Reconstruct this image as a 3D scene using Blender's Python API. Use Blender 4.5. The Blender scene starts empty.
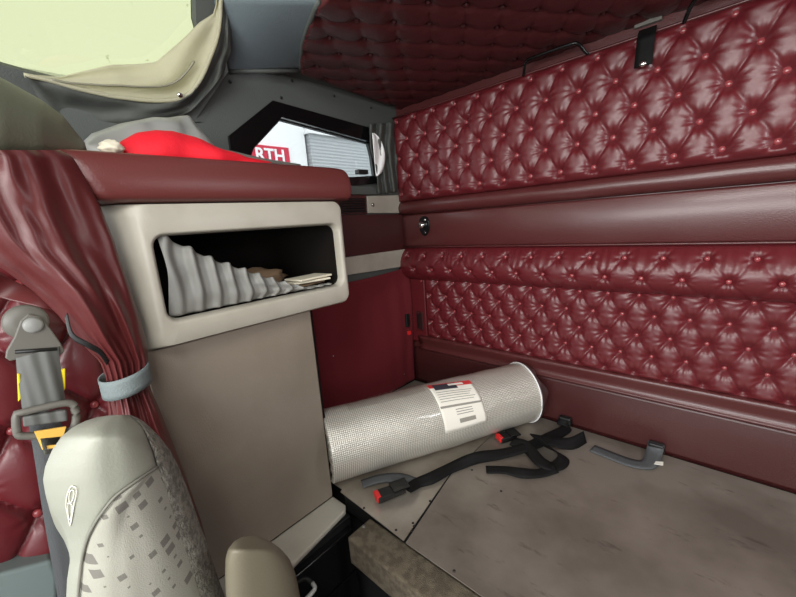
import bpy, bmesh, math, random
import numpy as np
from mathutils import Vector, Matrix, noise
random.seed(7)
C = bpy.context.scene.collection
SC = bpy.context.scene
PI = math.pi

# ------------------------------------------------------------------ camera
FPX = 368.0
AX = np.array([[0.7382767, 0.08455632, -0.66917691],
               [0.67070438, -0.197106, 0.71505584],
               [-0.07143629, -0.97672896, -0.20223106]])   # world axes seen from the camera (x right, y down, z ahead)
EYE = np.array([0.0, 0.0, 1.75])

def at(px, py, ax, val):
    """the point of the plane axis=val that the photograph shows at (px, py)"""
    r = AX @ np.array([px - 398.0, py - 298.5, FPX])
    return EYE + r * (val - EYE[ax]) / r[ax]

cd = bpy.data.cameras.new('camera'); cam = bpy.data.objects.new('camera', cd); C.objects.link(cam)
cd.sensor_fit = 'HORIZONTAL'; cd.sensor_width = 36.0; cd.lens = FPX / 796.0 * 36.0
cd.clip_start = 0.02; cd.clip_end = 200
mm = Matrix(((AX[0][0], -AX[0][1], -AX[0][2], EYE[0]), (AX[1][0], -AX[1][1], -AX[1][2], EYE[1]),
             (AX[2][0], -AX[2][1], -AX[2][2], EYE[2]), (0, 0, 0, 1)))
cam.matrix_world = mm
SC.camera = cam
SC.view_settings.view_transform = 'Standard'; SC.view_settings.look = 'None'
SC.view_settings.gamma = 1; SC.view_settings.use_curve_mapping = False
SC.view_settings.exposure = 0.0

# ------------------------------------------------------------------ sky, daylight and added fill lamps
W = bpy.data.worlds.new('sky'); SC.world = W; W.use_nodes = True
bg = W.node_tree.nodes['Background']; bg.inputs[0].default_value = (0.93, 0.97, 1.0, 1); bg.inputs[1].default_value = 2.6

def area(name, loc, target, sx, sy, power, col=(1, 1, 1)):
    l = bpy.data.lights.new(name, 'AREA'); l.shape = 'RECTANGLE'; l.size = sx; l.size_y = sy; l.energy = power; l.color = col
    o = bpy.data.objects.new(name, l); C.objects.link(o); o.location = loc
    o.rotation_euler = (Vector(target) - Vector(loc)).to_track_quat('-Z', 'Y').to_euler()
    return o
area('windshield_daylight', (-0.15, -1.62, 1.95), (-0.2, 1.2, 1.35), 1.7, 0.7, 40, (1.0, 0.985, 0.95))
area('side_window_daylight', (1.0, -0.95, 1.75), (-1.2, 0.6, 1.3), 0.7, 0.55, 10, (1.0, 0.98, 0.95))
area('added_roof_fill', (0.1, -0.35, 2.66), (-0.3, 1.3, 0.9), 1.0, 0.5, 26, (1.0, 0.99, 0.95))  # added fill lamp to brighten the bunk; the roof has no opening here
area('added_right_fill', (0.93, 1.15, 2.08), (-1.0, 0.9, 1.1), 0.5, 0.22, 9, (0.97, 0.99, 1.0))  # added fill lamp for the far end; the right wall is solid

# ------------------------------------------------------------------ materials
def srgb(r, g, b):
    f = lambda c: (c / 255.0 / 12.92) if c / 255.0 <= 0.04045 else ((c / 255.0 + 0.055) / 1.055) ** 2.4
    return (f(r), f(g), f(b), 1)

def mat(name, col, rough=0.5, metal=0.0, bump=0.0, bscale=80, spots=None, coat=0.0, sheen=0.0, spec=0.5, rvar=0.0):
    m = bpy.data.materials.new(name); m.use_nodes = True
    nt = m.node_tree; b = nt.nodes['Principled BSDF']
    b.inputs['Base Color'].default_value = srgb(*col); b.inputs['Roughness'].default_value = rough
    b.inputs['Metallic'].default_value = metal; b.inputs['Coat Weight'].default_value = coat
    b.inputs['Coat Roughness'].default_value = 0.2
    b.inputs['Sheen Weight'].default_value = sheen; b.inputs['Specular IOR Level'].default_value = spec
    tc = nt.nodes.new('ShaderNodeTexCoord')
    if bump:
        n = nt.nodes.new('ShaderNodeTexNoise'); n.inputs['Scale'].default_value = bscale; n.inputs['Detail'].default_value = 4
        nt.links.new(tc.outputs['Object'], n.inputs['Vector'])
        bp = nt.nodes.new('ShaderNodeBump'); bp.inputs['Strength'].default_value = bump; bp.inputs['Distance'].default_value = 0.004
        nt.links.new(n.outputs['Fac'], bp.inputs['Height']); nt.links.new(bp.outputs['Normal'], b.inputs['Normal'])
    if spots:   # (second colour, scale, low, high)
        n2 = nt.nodes.new('ShaderNodeTexNoise'); n2.inputs['Scale'].default_value = spots[1]; n2.inputs['Detail'].default_value = 5
        nt.links.new(tc.outputs['Object'], n2.inputs['Vector'])
        mr = nt.nodes.new('ShaderNodeMapRange'); mr.inputs[1].default_value = spots[2]; mr.inputs[2].default_value = spots[3]
        nt.links.new(n2.outputs['Fac'], mr.inputs[0])
        mx = nt.nodes.new('ShaderNodeMix'); mx.data_type = 'RGBA'
        mx.inputs[6].default_value = srgb(*col); mx.inputs[7].default_value = srgb(*spots[0])
        nt.links.new(mr.outputs[0], mx.inputs[0]); nt.links.new(mx.outputs[2], b.inputs['Base Color'])
        if rvar:
            m2 = nt.nodes.new('ShaderNodeMapRange'); m2.inputs[3].default_value = rough; m2.inputs[4].default_value = rough + rvar
            nt.links.new(mr.outputs[0], m2.inputs[0]); nt.links.new(m2.outputs[0], b.inputs['Roughness'])
    return m

LEATHER = mat('burgundy_leather', (98, 28, 34), 0.43, bump=0.12, bscale=120, coat=0.2)
LEATHER_FLAT = mat('burgundy_vinyl', (84, 38, 38), 0.36, bump=0.25, bscale=260, coat=0.35)
LEATHER_DARK = mat('dark_burgundy_vinyl', (68, 28, 28), 0.42, bump=0.2, bscale=200, coat=0.2)
CEIL_L = mat('ceiling_leather', (80, 34, 36), 0.42, bump=0.12, bscale=120)
CUSH = mat('cushion_vinyl', (102, 48, 46), 0.36, bump=0.15, bscale=200)
CURT = mat('curtain_vinyl', (88, 34, 34), 0.38, bump=0.10, bscale=60)
CLOTH_RED = mat('red_net_cloth', (104, 18, 28), 0.85, bump=0.3, bscale=500)
BUTTON = mat('button_leather', (150, 62, 66), 0.25, coat=0.5)
BEIGE = mat('beige_plastic', (178, 173, 160), 0.42, bump=0.08, bscale=300, spots=((162, 156, 142), 7, 0.45, 0.75))
PANEL = mat('taupe_vinyl', (142, 131, 118), 0.42, bump=0.3, bscale=300, spots=((132, 121, 108), 4, 0.4, 0.7))
TRIM_RECESS = mat('dark_trim_and_recess_shade', (24, 21, 19), 0.95, spec=0.1)  # edge trim; inside the locker this near-black paints the recess shade
GREY = mat('grey_headliner', (82, 86, 83), 0.6, bump=0.3, bscale=250)
BLUEGREY = mat('blue_grey_headliner', (112, 124, 130), 0.5, bump=0.2, bscale=250)
GREYD = mat('dark_grey_shade_cloth', (78, 81, 77), 0.7, bump=0.25, bscale=60)
BLACK = mat('black_plastic', (22, 22, 22), 0.45)
BLACKG = mat('black_gloss', (14, 14, 15), 0.15)
VOID = mat('black_carpet', (14, 13, 12), 0.95)
CARPET = mat('tan_carpet', (112, 101, 84), 0.98, bump=1.0, bscale=350, spots=((90, 80, 66), 40, 0.4, 0.6))
ALU = mat('satin_metal', (225, 225, 220), 0.35, metal=0.2)
CHROME = mat('chrome', (225, 225, 222), 0.12, metal=1.0)
SCREW = mat('black_screw', (20, 20, 20), 0.4)
STEEL = mat('bare_steel_plate', (156, 148, 137), 0.42, metal=0.5, bump=0.05, bscale=25, spots=((122, 113, 103), 3.2, 0.40, 0.66), rvar=0.12)
def scuffs(m):
    nt = m.node_tree; b = nt.nodes['Principled BSDF']; src = b.inputs['Base Color'].links[0].from_socket
    tc = nt.nodes.new('ShaderNodeTexCoord'); mp = nt.nodes.new('ShaderNodeMapping'); mp.inputs['Rotation'].default_value = (0, 0, .5); mp.inputs['Scale'].default_value = (7, 22, 1)
    n = nt.nodes.new('ShaderNodeTexNoise'); n.inputs['Scale'].default_value = 1.0; n.inputs['Detail'].default_value = 6; n.inputs['Roughness'].default_value = .65
    nt.links.new(tc.outputs['Object'], mp.inputs['Vector']); nt.links.new(mp.outputs[0], n.inputs['Vector'])
    mr = nt.nodes.new('ShaderNodeMapRange'); mr.inputs[1].default_value = 0.60; mr.inputs[2].default_value = 0.70; mr.inputs[4].default_value = .55
    nt.links.new(n.outputs['Fac'], mr.inputs[0])
    mx = nt.nodes.new('ShaderNodeMix'); mx.data_type = 'RGBA'; mx.inputs[7].default_value = srgb(78, 68, 60)
    nt.links.new(src, mx.inputs[6]); nt.links.new(mr.outputs[0], mx.inputs[0]); nt.links.new(mx.outputs[2], b.inputs['Base Color'])
scuffs(STEEL)
STEEL2 = mat('galvanised_steel_plate', (186, 178, 166), 0.36, metal=0.6, bump=0.05, bscale=30, spots=((160, 150, 136), 6, 0.40, 0.66), rvar=0.1)
WEB = mat('black_webbing', (14, 13, 13), 0.7, bump=0.3, bscale=400, spec=0.25)
WEBG = mat('grey_webbing', (100, 101, 98), 0.6, bump=0.1, bscale=400)
WEBD = mat('dark_grey_webbing', (84, 86, 88), 0.65, bump=0.5, bscale=400)
REDP = mat('red_button_plastic', (225, 45, 45), 0.35)
YELL = mat('yellow_plastic', (235, 210, 30), 0.5)
GUIDE = mat('grey_belt_plastic', (108, 105, 98), 0.45)
GOLD = mat('amber_label', (240, 190, 90), 0.35)
REDCL = mat('bright_red_cloth', (228, 18, 40), 0.75, bump=0.3, bscale=90)
BAG = mat('grey_plastic_bag', (150, 150, 146), 0.35, bump=0.2, bscale=20)
PAPER = mat('cream_paper', (226, 218, 196), 0.8)
PAPERB = mat('brown_paper', (120, 98, 76), 0.6, bump=0.5, bscale=30)
POCKET = mat('grey_pocket_cloth', (130, 129, 124), 0.55, bump=0.15, bscale=300)
SEATV = mat('grey_seat_vinyl', (150, 151, 138), 0.45, bump=0.15, bscale=250)
SEATR = mat('worn_fuzzy_cloth', (140, 137, 126), 0.95, bump=1.0, bscale=220, spots=((108, 105, 96), 90, 0.42, 0.6))
ARMV = mat('tan_grey_vinyl', (112, 105, 88), 0.5, bump=0.1, bscale=200)
ARMV2 = mat('bluish_grey_vinyl', (128, 132, 130), 0.5, bump=0.1, bscale=200)
DOORG = mat('teal_grey_plastic', (112, 124, 122), 0.5)
WHITE = mat('white_paint', (245, 245, 245), 0.5)
LABELW = mat('white_label', (242, 238, 226), 0.6)
LABELG = mat('grey_print', (150, 146, 136), 0.6)
LABELD = mat('dark_print', (58, 58, 66), 0.6)
LABELR = mat('red_print', (210, 60, 60), 0.6)
SIDING = mat('grey_siding', (176, 180, 182), 0.7)
SIGNR = mat('red_sign', (200, 30, 62), 0.5)
ASPH = mat('asphalt', (120, 120, 118), 0.9)

def wave_bump(m, scale, strength, dist, axis='Z'):
    nt = m.node_tree; b = nt.nodes['Principled BSDF']
    tc = nt.nodes.new('ShaderNodeTexCoord'); w = nt.nodes.new('ShaderNodeTexWave'); w.bands_direction = axis
    w.inputs['Scale'].default_value = scale
    nt.links.new(tc.outputs['Object'], w.inputs['Vector'])
    bp = nt.nodes.new('ShaderNodeBump'); bp.inputs['Strength'].default_value = strength; bp.inputs['Distance'].default_value = dist
    nt.links.new(w.outputs['Fac'], bp.inputs['Height']); nt.links.new(bp.outputs['Normal'], b.inputs['Normal'])
wave_bump(WEBG, 11, 0.6, 0.004, 'Y')
wave_bump(SIDING, 4.5, 0.35, 0.03)

# silver roll wrap: fine diagonal embossed grid under clear film
FOIL = bpy.data.materials.new('silver_bubble_foil'); FOIL.use_nodes = True
def build_foil():
    nt = FOIL.node_tree; b = nt.nodes['Principled BSDF']
    b.inputs['Metallic'].default_value = 0.35; b.inputs['Roughness'].default_value = 0.33
    b.inputs['Coat Weight'].default_value = 0.7; b.inputs['Coat Roughness'].default_value = 0.12
    uv = nt.nodes.new('ShaderNodeUVMap')
    sep = nt.nodes.new('ShaderNodeSeparateXYZ'); nt.links.new(uv.outputs[0], sep.inputs[0])
    def math_(op, a, b_=None, c=None):
        n = nt.nodes.new('ShaderNodeMath'); n.operation = op
        for i, v in enumerate((a, b_, c)):
            if v is None: continue
            if isinstance(v, (int, float)): n.inputs[i].default_value = v
            else: nt.links.new(v, n.inputs[i])
        return n.outputs[0]
    u = math_('MULTIPLY', sep.outputs[0], 2 * PI / 0.015); v = math_('MULTIPLY', sep.outputs[1], 2 * PI / 0.015)
    s = math_('MULTIPLY', math_('SINE', math_('ADD', u, v)), math_('SINE', math_('SUBTRACT', u, v)))
    s2 = math_('MULTIPLY_ADD', s, 0.5, 0.5)
    nz = nt.nodes.new('ShaderNodeTexNoise'); nz.inputs['Scale'].default_value = 9; nz.inputs['Detail'].default_value = 6
    nt.links.new(uv.outputs[0], nz.inputs['Vector'])
    mx = nt.nodes.new('ShaderNodeMix'); mx.data_type = 'RGBA'
    mx.inputs[6].default_value = srgb(150, 146, 136); mx.inputs[7].default_value = srgb(244, 240, 228)
    nt.links.new(s2, mx.inputs[0]); nt.links.new(mx.outputs[2], b.inputs['Base Color'])
    bp = nt.nodes.new('ShaderNodeBump'); bp.inputs['Strength'].default_value = 0.6; bp.inputs['Distance'].default_value = 0.002
    h = math_('MULTIPLY_ADD', nz.outputs['Fac'], 1.6, s2)
    nt.links.new(h, bp.inputs['Height']); nt.links.new(bp.outputs['Normal'], b.inputs['Normal'])
build_foil()

# seat cloth with rows of small dark squares of varying size
SEATF = bpy.data.materials.new('grey_cloth_with_dark_squares'); SEATF.use_nodes = True
def build_seatf():
    nt = SEATF.node_tree; b = nt.nodes['Principled BSDF']; b.inputs['Roughness'].default_value = 0.9
    tc = nt.nodes.new('ShaderNodeTexCoord')
    mp = nt.nodes.new('ShaderNodeMapping'); mp.inputs['Rotation'].default_value = (math.radians(-12), 0, 0)
    mp.inputs['Scale'].default_value = (1, 46, 46)
    nt.links.new(tc.outputs['Object'], mp.inputs['Vector'])
    sep = nt.nodes.new('ShaderNodeSeparateXYZ'); nt.links.new(mp.outputs[0], sep.inputs[0])
    def M(op, a, b_=None):
        n = nt.nodes.new('ShaderNodeMath'); n.operation = op
        for i, v in enumerate((a, b_)):
            if v is None: continue
            if isinstance(v, (int, float)): n.inputs[i].default_value = v
            else: nt.links.new(v, n.inputs[i])
        return n.outputs[0]
    fy, fz = M('FRACT', sep.outputs[1]), M('FRACT', sep.outputs[2])
    cy, cz = M('FLOOR', sep.outputs[1]), M('FLOOR', sep.outputs[2])
    cmb = nt.nodes.new('ShaderNodeCombineXYZ'); nt.links.new(cy, cmb.inputs[1]); nt.links.new(cz, cmb.inputs[2])
    wn = nt.nodes.new('ShaderNodeTexWhiteNoise'); nt.links.new(cmb.outputs[0], wn.inputs['Vector'])
    size = M('MULTIPLY', M('SUBTRACT', wn.outputs['Value'], 0.22), 0.46)
    dy, dz = M('ABSOLUTE', M('SUBTRACT', fy, 0.5)), M('ABSOLUTE', M('SUBTRACT', fz, 0.5))
    ins = M('MULTIPLY', M('LESS_THAN', dy, size), M('LESS_THAN', dz, size))
    mx = nt.nodes.new('ShaderNodeMix'); mx.data_type = 'RGBA'
    mx.inputs[6].default_value = srgb(156, 154, 142); mx.inputs[7].default_value = srgb(100, 96, 90)
    nt.links.new(M('MULTIPLY', ins, 0.85), mx.inputs[0]); nt.links.new(mx.outputs[2], b.inputs['Base Color'])
    n = nt.nodes.new('ShaderNodeTexNoise'); n.inputs['Scale'].default_value = 500
    nt.links.new(tc.outputs['Object'], n.inputs['Vector'])
    bp = nt.nodes.new('ShaderNodeBump'); bp.inputs['Strength'].default_value = 0.4; bp.inputs['Distance'].default_value = 0.002
    nt.links.new(n.outputs['Fac'], bp.inputs['Height']); nt.links.new(bp.outputs['Normal'], b.inputs['Normal'])
build_seatf()

def glass_mat(name, tint, specks=False):
    m = bpy.data.materials.new(name); m.use_nodes = True; nt = m.node_tree
    for n in list(nt.nodes):
        if n.type == 'BSDF_PRINCIPLED': nt.nodes.remove(n)
    out = [n for n in nt.nodes if n.type == 'OUTPUT_MATERIAL'][0]
    tr = nt.nodes.new('ShaderNodeBsdfTransparent'); tr.inputs[0].default_value = (*tint, 1)
    gl = nt.nodes.new('ShaderNodeBsdfGlossy'); gl.inputs['Roughness'].default_value = 0.03
    mx = nt.nodes.new('ShaderNodeMixShader'); mx.inputs[0].default_value = 0.06
    nt.links.new(tr.outputs[0], mx.inputs[1]); nt.links.new(gl.outputs[0], mx.inputs[2])
    nt.links.new(mx.outputs[0], out.inputs[0])
    if specks:
        tc = nt.nodes.new('ShaderNodeTexCoord')
        v = nt.nodes.new('ShaderNodeTexNoise'); v.inputs['Scale'].default_value = 55; v.inputs['Detail'].default_value = 2
        v2 = nt.nodes.new('ShaderNodeTexNoise'); v2.inputs['Scale'].default_value = 9
        nt.links.new(tc.outputs['Object'], v.inputs['Vector']); nt.links.new(tc.outputs['Object'], v2.inputs['Vector'])
        ad = nt.nodes.new('ShaderNodeMath'); ad.operation = 'MULTIPLY'
        nt.links.new(v.outputs['Fac'], ad.inputs[0]); nt.links.new(v2.outputs['Fac'], ad.inputs[1])
        mr = nt.nodes.new('ShaderNodeMapRange'); mr.inputs[1].default_value = 0.385; mr.inputs[2].default_value = 0.40
        nt.links.new(ad.outputs[0], mr.inputs[0])
        df = nt.nodes.new('ShaderNodeMix'); df.data_type = 'RGBA'
        df.inputs[6].default_value = (*tint, 1); df.inputs[7].default_value = (tint[0] * .8, tint[1] * .8, tint[2] * .74, 1)
        nt.links.new(mr.outputs[0], df.inputs[0]); nt.links.new(df.outputs[2], tr.inputs[0])
    return m
SKYGLASS = glass_mat('pale_green_glass', (0.60, 0.615, 0.48), True)
SIDEGLASS = glass_mat('tinted_glass', (0.84, 0.86, 0.86))

def translucent(name, col, amt):
    m = mat(name, col, 0.8, bump=0.3, bscale=60); nt = m.node_tree
    b = nt.nodes['Principled BSDF']; out = [n for n in nt.nodes if n.type == 'OUTPUT_MATERIAL'][0]
    t = nt.nodes.new('ShaderNodeBsdfTranslucent'); t.inputs[0].default_value = srgb(*col)
    mx = nt.nodes.new('ShaderNodeMixShader'); mx.inputs[0].default_value = amt
    nt.links.new(b.outputs[0], mx.inputs[1]); nt.links.new(t.outputs[0], mx.inputs[2]); nt.links.new(mx.outputs[0], out.inputs[0])
    return m
SHADE = translucent('backlit_shade_cloth', (225, 222, 196), 0.5)  # grey cloth coloured cream where window light comes through from behind

# ------------------------------------------------------------------ helpers
def link(name, me, m, parent=None, smooth=True):
    if smooth:
        me.polygons.foreach_set('use_smooth', [True] * len(me.polygons))
    for mm_ in (m if isinstance(m, (list, tuple)) else [m]):
        me.materials.append(mm_)
    o = bpy.data.objects.new(name, me); C.objects.link(o)
    if parent: o.parent = parent
    return o
def tag(o, label=None, cat=None, group=None, kind=None):
    if label: o['label'] = label
    if cat: o['category'] = cat
    if group: o['group'] = group
    if kind: o['kind'] = kind
    return o
def empty(name, loc, label, cat, group=None):
    o = bpy.data.objects.new(name, None); C.objects.link(o); o.empty_display_size = 0.05
    o.location = loc; return tag(o, label, cat, group)
def under(o, root):
    """parent with the mesh already in world coordinates"""
    o.parent = root; o.matrix_parent_inverse = Matrix.Translation(-Vector(root.location)); return o
def mesh(verts, faces):
    me = bpy.data.meshes.new('m'); me.from_pydata([tuple(map(float, v)) for v in verts], [], faces); me.update(); return me
def from_bm(bm):
    me = bpy.data.meshes.new('m'); bm.normal_update(); bm.to_mesh(me); bm.free(); return me
def poly_part(name, verts, faces, m, parent=None, smooth=False):
    o = link(name, mesh(verts, faces), m, None, smooth)
    if parent: under(o, parent)
    return o
def prism(name, pts, off, m, parent=None, bevel=0.0, seg=2):
    """closed prism: polygon pts (3D) extruded by the vector off"""
    bm = bmesh.new(); off = Vector(off)
    a = [bm.verts.new(Vector(map(float, p))) for p in pts]; b = [bm.verts.new(Vector(map(float, p)) + off) for p in pts]
    n = len(pts); bm.faces.new(a); bm.faces.new(b[::-1])
    for i in range(n): bm.faces.new((a[i], b[i], b[(i + 1) % n], a[(i + 1) % n]))
    bmesh.ops.recalc_face_normals(bm, faces=bm.faces)
    if bevel: bmesh.ops.bevel(bm, geom=bm.edges[:], offset=bevel, segments=seg, affect='EDGES', profile=0.7)
    o = link(name, from_bm(bm), m, None, False)
    if bevel:
        o.data.polygons.foreach_set('use_smooth', [True] * len(o.data.polygons))
        md = o.modifiers.new('w', 'WEIGHTED_NORMAL')
    if parent: under(o, parent)
    return o
def box(name, x0, x1, y0, y1, z0, z1, m, parent=None, bevel=0.0, seg=2):
    return prism(name, [(x0, y0, z0), (x1, y0, z0), (x1, y1, z0), (x0, y1, z0)], (0, 0, z1 - z0), m, parent, bevel, seg)
def grid(name, fn, nu, nv, m, parent=None, thick=0.0, close_u=False, uvfn=None):
    vs = [fn(i / nu, j / nv) for j in range(nv + 1) for i in range(nu + (0 if close_u else 1))]
    w = nu + (0 if close_u else 1)
    fs = [(j * w + i, j * w + (i + 1) % w, (j + 1) * w + (i + 1) % w, (j + 1) * w + i) for j in range(nv) for i in range(nu)]
    me = mesh(vs, fs); o = link(name, me, m)
    if thick:
        s = o.modifiers.new('s', 'SOLIDIFY'); s.thickness = thick; s.offset = 0
    if parent: under(o, parent)
    return o
def catmull(P, n):
    P = [np.array(p, float) for p in P]; Q = [2 * P[0] - P[1]] + P + [2 * P[-1] - P[-2]]; out = []
    for i in range(1, len(Q) - 2):
        for k in range(n):
            t = k / n; a, b, c, d = Q[i - 1:i + 3]
            out.append(0.5 * ((2 * b) + (-a + c) * t + (2 * a - 5 * b + 4 * c - d) * t * t + (-a + 3 * b - 3 * c + d) * t ** 3))
    out.append(P[-1]); return out
def tube(name, P, r, m, parent=None, sub=6, seg=10, closed=False):
    pts = catmull(P, sub) if sub > 1 else [np.array(p, float) for p in P]
    if closed: pts = pts[:-1]
    vs, fs = [], []; N = len(pts); up = Vector((0, 0, 1))
    for i, p in enumerate(pts):
        a = pts[(i - 1) % N] if (closed or i > 0) else p; b = pts[(i + 1) % N] if (closed or i < N - 1) else p
        d = Vector(b - a).normalized(); e1 = d.cross(up)
        if e1.length < 0.05: e1 = d.cross(Vector((1, 0, 0)))
        e1.normalize(); e2 = e1.cross(d)
        rr = r(i / (N - 1)) if callable(r) else r
        for k in range(seg):
            t = 2 * PI * k / seg; vs.append(Vector(p) + rr * (math.cos(t) * e1 + math.sin(t) * e2))
    for i in range(N if closed else N - 1):
        for k in range(seg):
            j = (i + 1) % N
            fs.append((i * seg + k, i * seg + (k + 1) % seg, j * seg + (k + 1) % seg, j * seg + k))
    if not closed: fs += [tuple(range(seg))[::-1], tuple((N - 1) * seg + k for k in range(seg))]
    o = link(name, mesh(vs, fs), m)
    if parent: under(o, parent)
    return o
def ribbon(name, P, Wd, width, m, parent=None, thick=0.003, sub=8):
    """webbing: path P with a width direction per control point"""
    pts = catmull(P, sub); wd = catmull(Wd, sub)
    vs, fs = [], []
    for p, w in zip(pts, wd):
        w = np.array(w) / np.linalg.norm(w) * width / 2
        for s in (-1, -.33, .33, 1): vs.append(p + s * w)
    for i in range(len(pts) - 1):
        for k in range(3): fs.append((4 * i + k, 4 * i + k + 1, 4 * i + 5 + k, 4 * i + 4 + k))
    o = link(name, mesh(vs, fs), m); s = o.modifiers.new('s', 'SOLIDIFY'); s.thickness = thick; s.offset = 0
    if parent: under(o, parent)
    return o
def cyl(name, c, d, r, h, m, parent=None, seg=20, bev=0.0):
    """cylinder from c along d"""
    d = Vector(d).normalized(); bm = bmesh.new()
    bmesh.ops.create_cone(bm, cap_ends=True, segments=seg, radius1=r, radius2=r, depth=h)
    if bev: bmesh.ops.bevel(bm, geom=[e for e in bm.edges if len(e.link_faces) == 2 and min(len(f.verts) for f in e.link_faces) != max(len(f.verts) for f in e.link_faces)], offset=bev, segments=2, affect='EDGES')
    M_ = Matrix.Translation(Vector(c) + d * h / 2) @ d.to_track_quat('Z', 'Y').to_matrix().to_4x4()
    bmesh.ops.transform(bm, matrix=M_, verts=bm.verts)
    o = link(name, from_bm(bm), m, None, True); o.modifiers.new('w', 'WEIGHTED_NORMAL')
    if parent: under(o, parent)
    return o
def lathe(name, prof, c, d, m, parent=None, seg=24):
    """prof: (r, h) pairs turned about d through c"""
    q = Vector(d).normalized().to_track_quat('Z', 'Y'); vs, fs = [], []
    for r, h in prof:
        for k in range(seg):
            t = 2 * PI * k / seg; vs.append(Vector(c) + q @ Vector((r * math.cos(t), r * math.sin(t), h)))
    for i in range(len(prof) - 1):
        for k in range(seg):
            fs.append((i * seg + k, i * seg + (k + 1) % seg, (i + 1) * seg + (k + 1) % seg, (i + 1) * seg + k))
    fs.append(tuple((len(prof) - 1) * seg + k for k in range(seg)))
    o = link(name, mesh(vs, fs), m)
    if parent: under(o, parent)
    return o
def copies(proto, parent, locs):
    """first location goes to proto itself, the rest to copies"""
    for i, l in enumerate(locs):
        o = proto if i == 0 else proto.copy()
        if i: C.objects.link(o)
        o.parent = parent; o.location = Vector(l) - Vector(parent.location)
def text_mesh(name, s, size, M_, m, parent=None, depth=0.0):
    cu = bpy.data.curves.new('t', 'FONT'); cu.body = s; cu.size = size; cu.extrude = depth; cu.align_x = 'CENTER'; cu.align_y = 'CENTER'
    cu.offset = size * 0.02
    to = bpy.data.objects.new('t', cu); C.objects.link(to)
    dg = bpy.context.evaluated_depsgraph_get(); dg.update()
    me = bpy.data.meshes.new_from_object(to.evaluated_get(dg)); bpy.data.objects.remove(to)
    me.transform(M_); o = link(name, me, m, None, False)
    if parent: under(o, parent)
    return o

# ---- tufting
def tuft_height(u, v, p, q, u0, v0, amp, dim, rs, wr, seed=0):
    a = (u - u0) / p; b = (v - v0) / (2 * q)
    s = a + b; t = a - b
    m_ = abs(math.sin(PI * s) * math.sin(PI * t))
    h = amp * (0.72 * (1 - math.exp(-m_ / 0.10)) + 0.55 * m_)
    # distance to the nearest button
    best = 9; bi = (0, 0)
    j = (v - v0) / q
    for jj in (math.floor(j), math.floor(j) + 1):
        off = 0.5 * (jj % 2)
        ii = round(a - off) + off
        du, dv = u - (u0 + ii * p), v - (v0 + jj * q)
        dd = du * du + dv * dv
        if dd < best: best = dd; bi = (ii, jj); d0 = (du, dv)
    r = math.sqrt(best); th = math.atan2(d0[1], d0[0])
    ph = (bi[0] * 12.9898 + bi[1] * 78.233 + seed) % 6.28
    h -= dim * math.exp(-(r / rs) ** 2)
    h += wr * math.cos(10 * th + ph + 1.5 * math.sin(2 * th + ph)) * math.exp(-((r - rs * 1.1) / (rs * 1.0)) ** 2) * 1.0
    h += 0.0022 * noise.noise(Vector((u * 11, v * 11, seed)))
    return h
def smooth01(x): x = max(0.0, min(1.0, x)); return x * x * (3 - 2 * x)

def tuft_panel(name, O, U, V, N, L, H, base, par, m, parent, res=0.0048, edge=0.03, prof=None, inside=None, back=0.02):
    """height field over the rectangle O + u U + v V, standing off along N by base; closed at the rim to 'back' behind O"""
    O, U, V, N = map(np.array, (O, U, V, N))
    nu, nv = int(L / res), int(H / res)
    vs, fs = [], []; idx = {}
    for j in range(nv + 1):
        for i in range(nu + 1):
            u, v = L * i / nu, H * j / nv
            e = min(u, L - u, v, H - v)
            k = smooth01(e / edge) if edge else 1
            h = tuft_height(u, v, *par)
            if prof: h = h * k + prof(u, v)
            else: h = base * (0.35 + 0.65 * math.sqrt(max(0, 1 - (1 - min(1, e / edge)) ** 2))) + h * k
            vs.append(O + u * U + v * V + h * N)
    w = nu + 1
    def ok(i, j):
        if not inside: return True
        return inside(L * (i + .5) / nu, H * (j + .5) / nv)
    for j in range(nv):
        for i in range(nu):
            if ok(i, j): fs.append((j * w + i, j * w + i + 1, (j + 1) * w + i + 1, (j + 1) * w + i))
    me = mesh(vs, fs)
    bm = bmesh.new(); bm.from_mesh(me)
    be = [e for e in bm.edges if e.is_boundary]
    r = bmesh.ops.extrude_edge_only(bm, edges=be)
    for vtx in [g for g in r['geom'] if isinstance(g, bmesh.types.BMVert)]:
        p = np.array(vtx.co); d = np.dot(p - O, N); vtx.co = Vector(p - N * (d + back))
    bmesh.ops.delete(bm, geom=[v_ for v_ in bm.verts if not v_.link_faces], context='VERTS')
    bm.to_mesh(me); bm.free()
    o = link(name, me, m)
    if parent: under(o, parent)
    return o
def button_mesh(r, n):
    """domed button facing n, centred on the origin"""
    q = Vector(n).to_track_quat('Z', 'Y'); prof = [(r, -r * 0.5), (r, 0), (r * 0.92, r * 0.28), (r * 0.7, r * 0.5), (r * 0.35, r * 0.62), (0.0005, r * 0.65)]
    vs, fs = [], []; seg = 14
    for rr, h in prof:
        for k in range(seg):
            t = 2 * PI * k / seg; vs.append(q @ Vector((rr * math.cos(t), rr * math.sin(t), h)))
    for i in range(len(prof) - 1):
        for k in range(seg): fs.append((i * seg + k, i * seg + (k + 1) % seg, (i + 1) * seg + (k + 1) % seg, (i + 1) * seg + k))
    return mesh(vs, fs)

XW = -1.49      # left wall
YB = 1.69       # back wall
XR = 0.95       # right wall, out of frame
# ================================================================== STRUCTURE
def struct(o, label=None): o['kind'] = 'structure'; return o
struct(box('floor', XW - .03, XR + .03, -1.7, YB + .04, -0.05, 0.0, VOID))
struct(box('wall_back', XW - .03, XR + .03, YB, YB + .04, 0.0, 2.75, LEATHER_FLAT))
struct(box('wall_right', XR, XR + .03, -0.45, YB, 0.0, 2.75, LEATHER_DARK))

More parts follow.
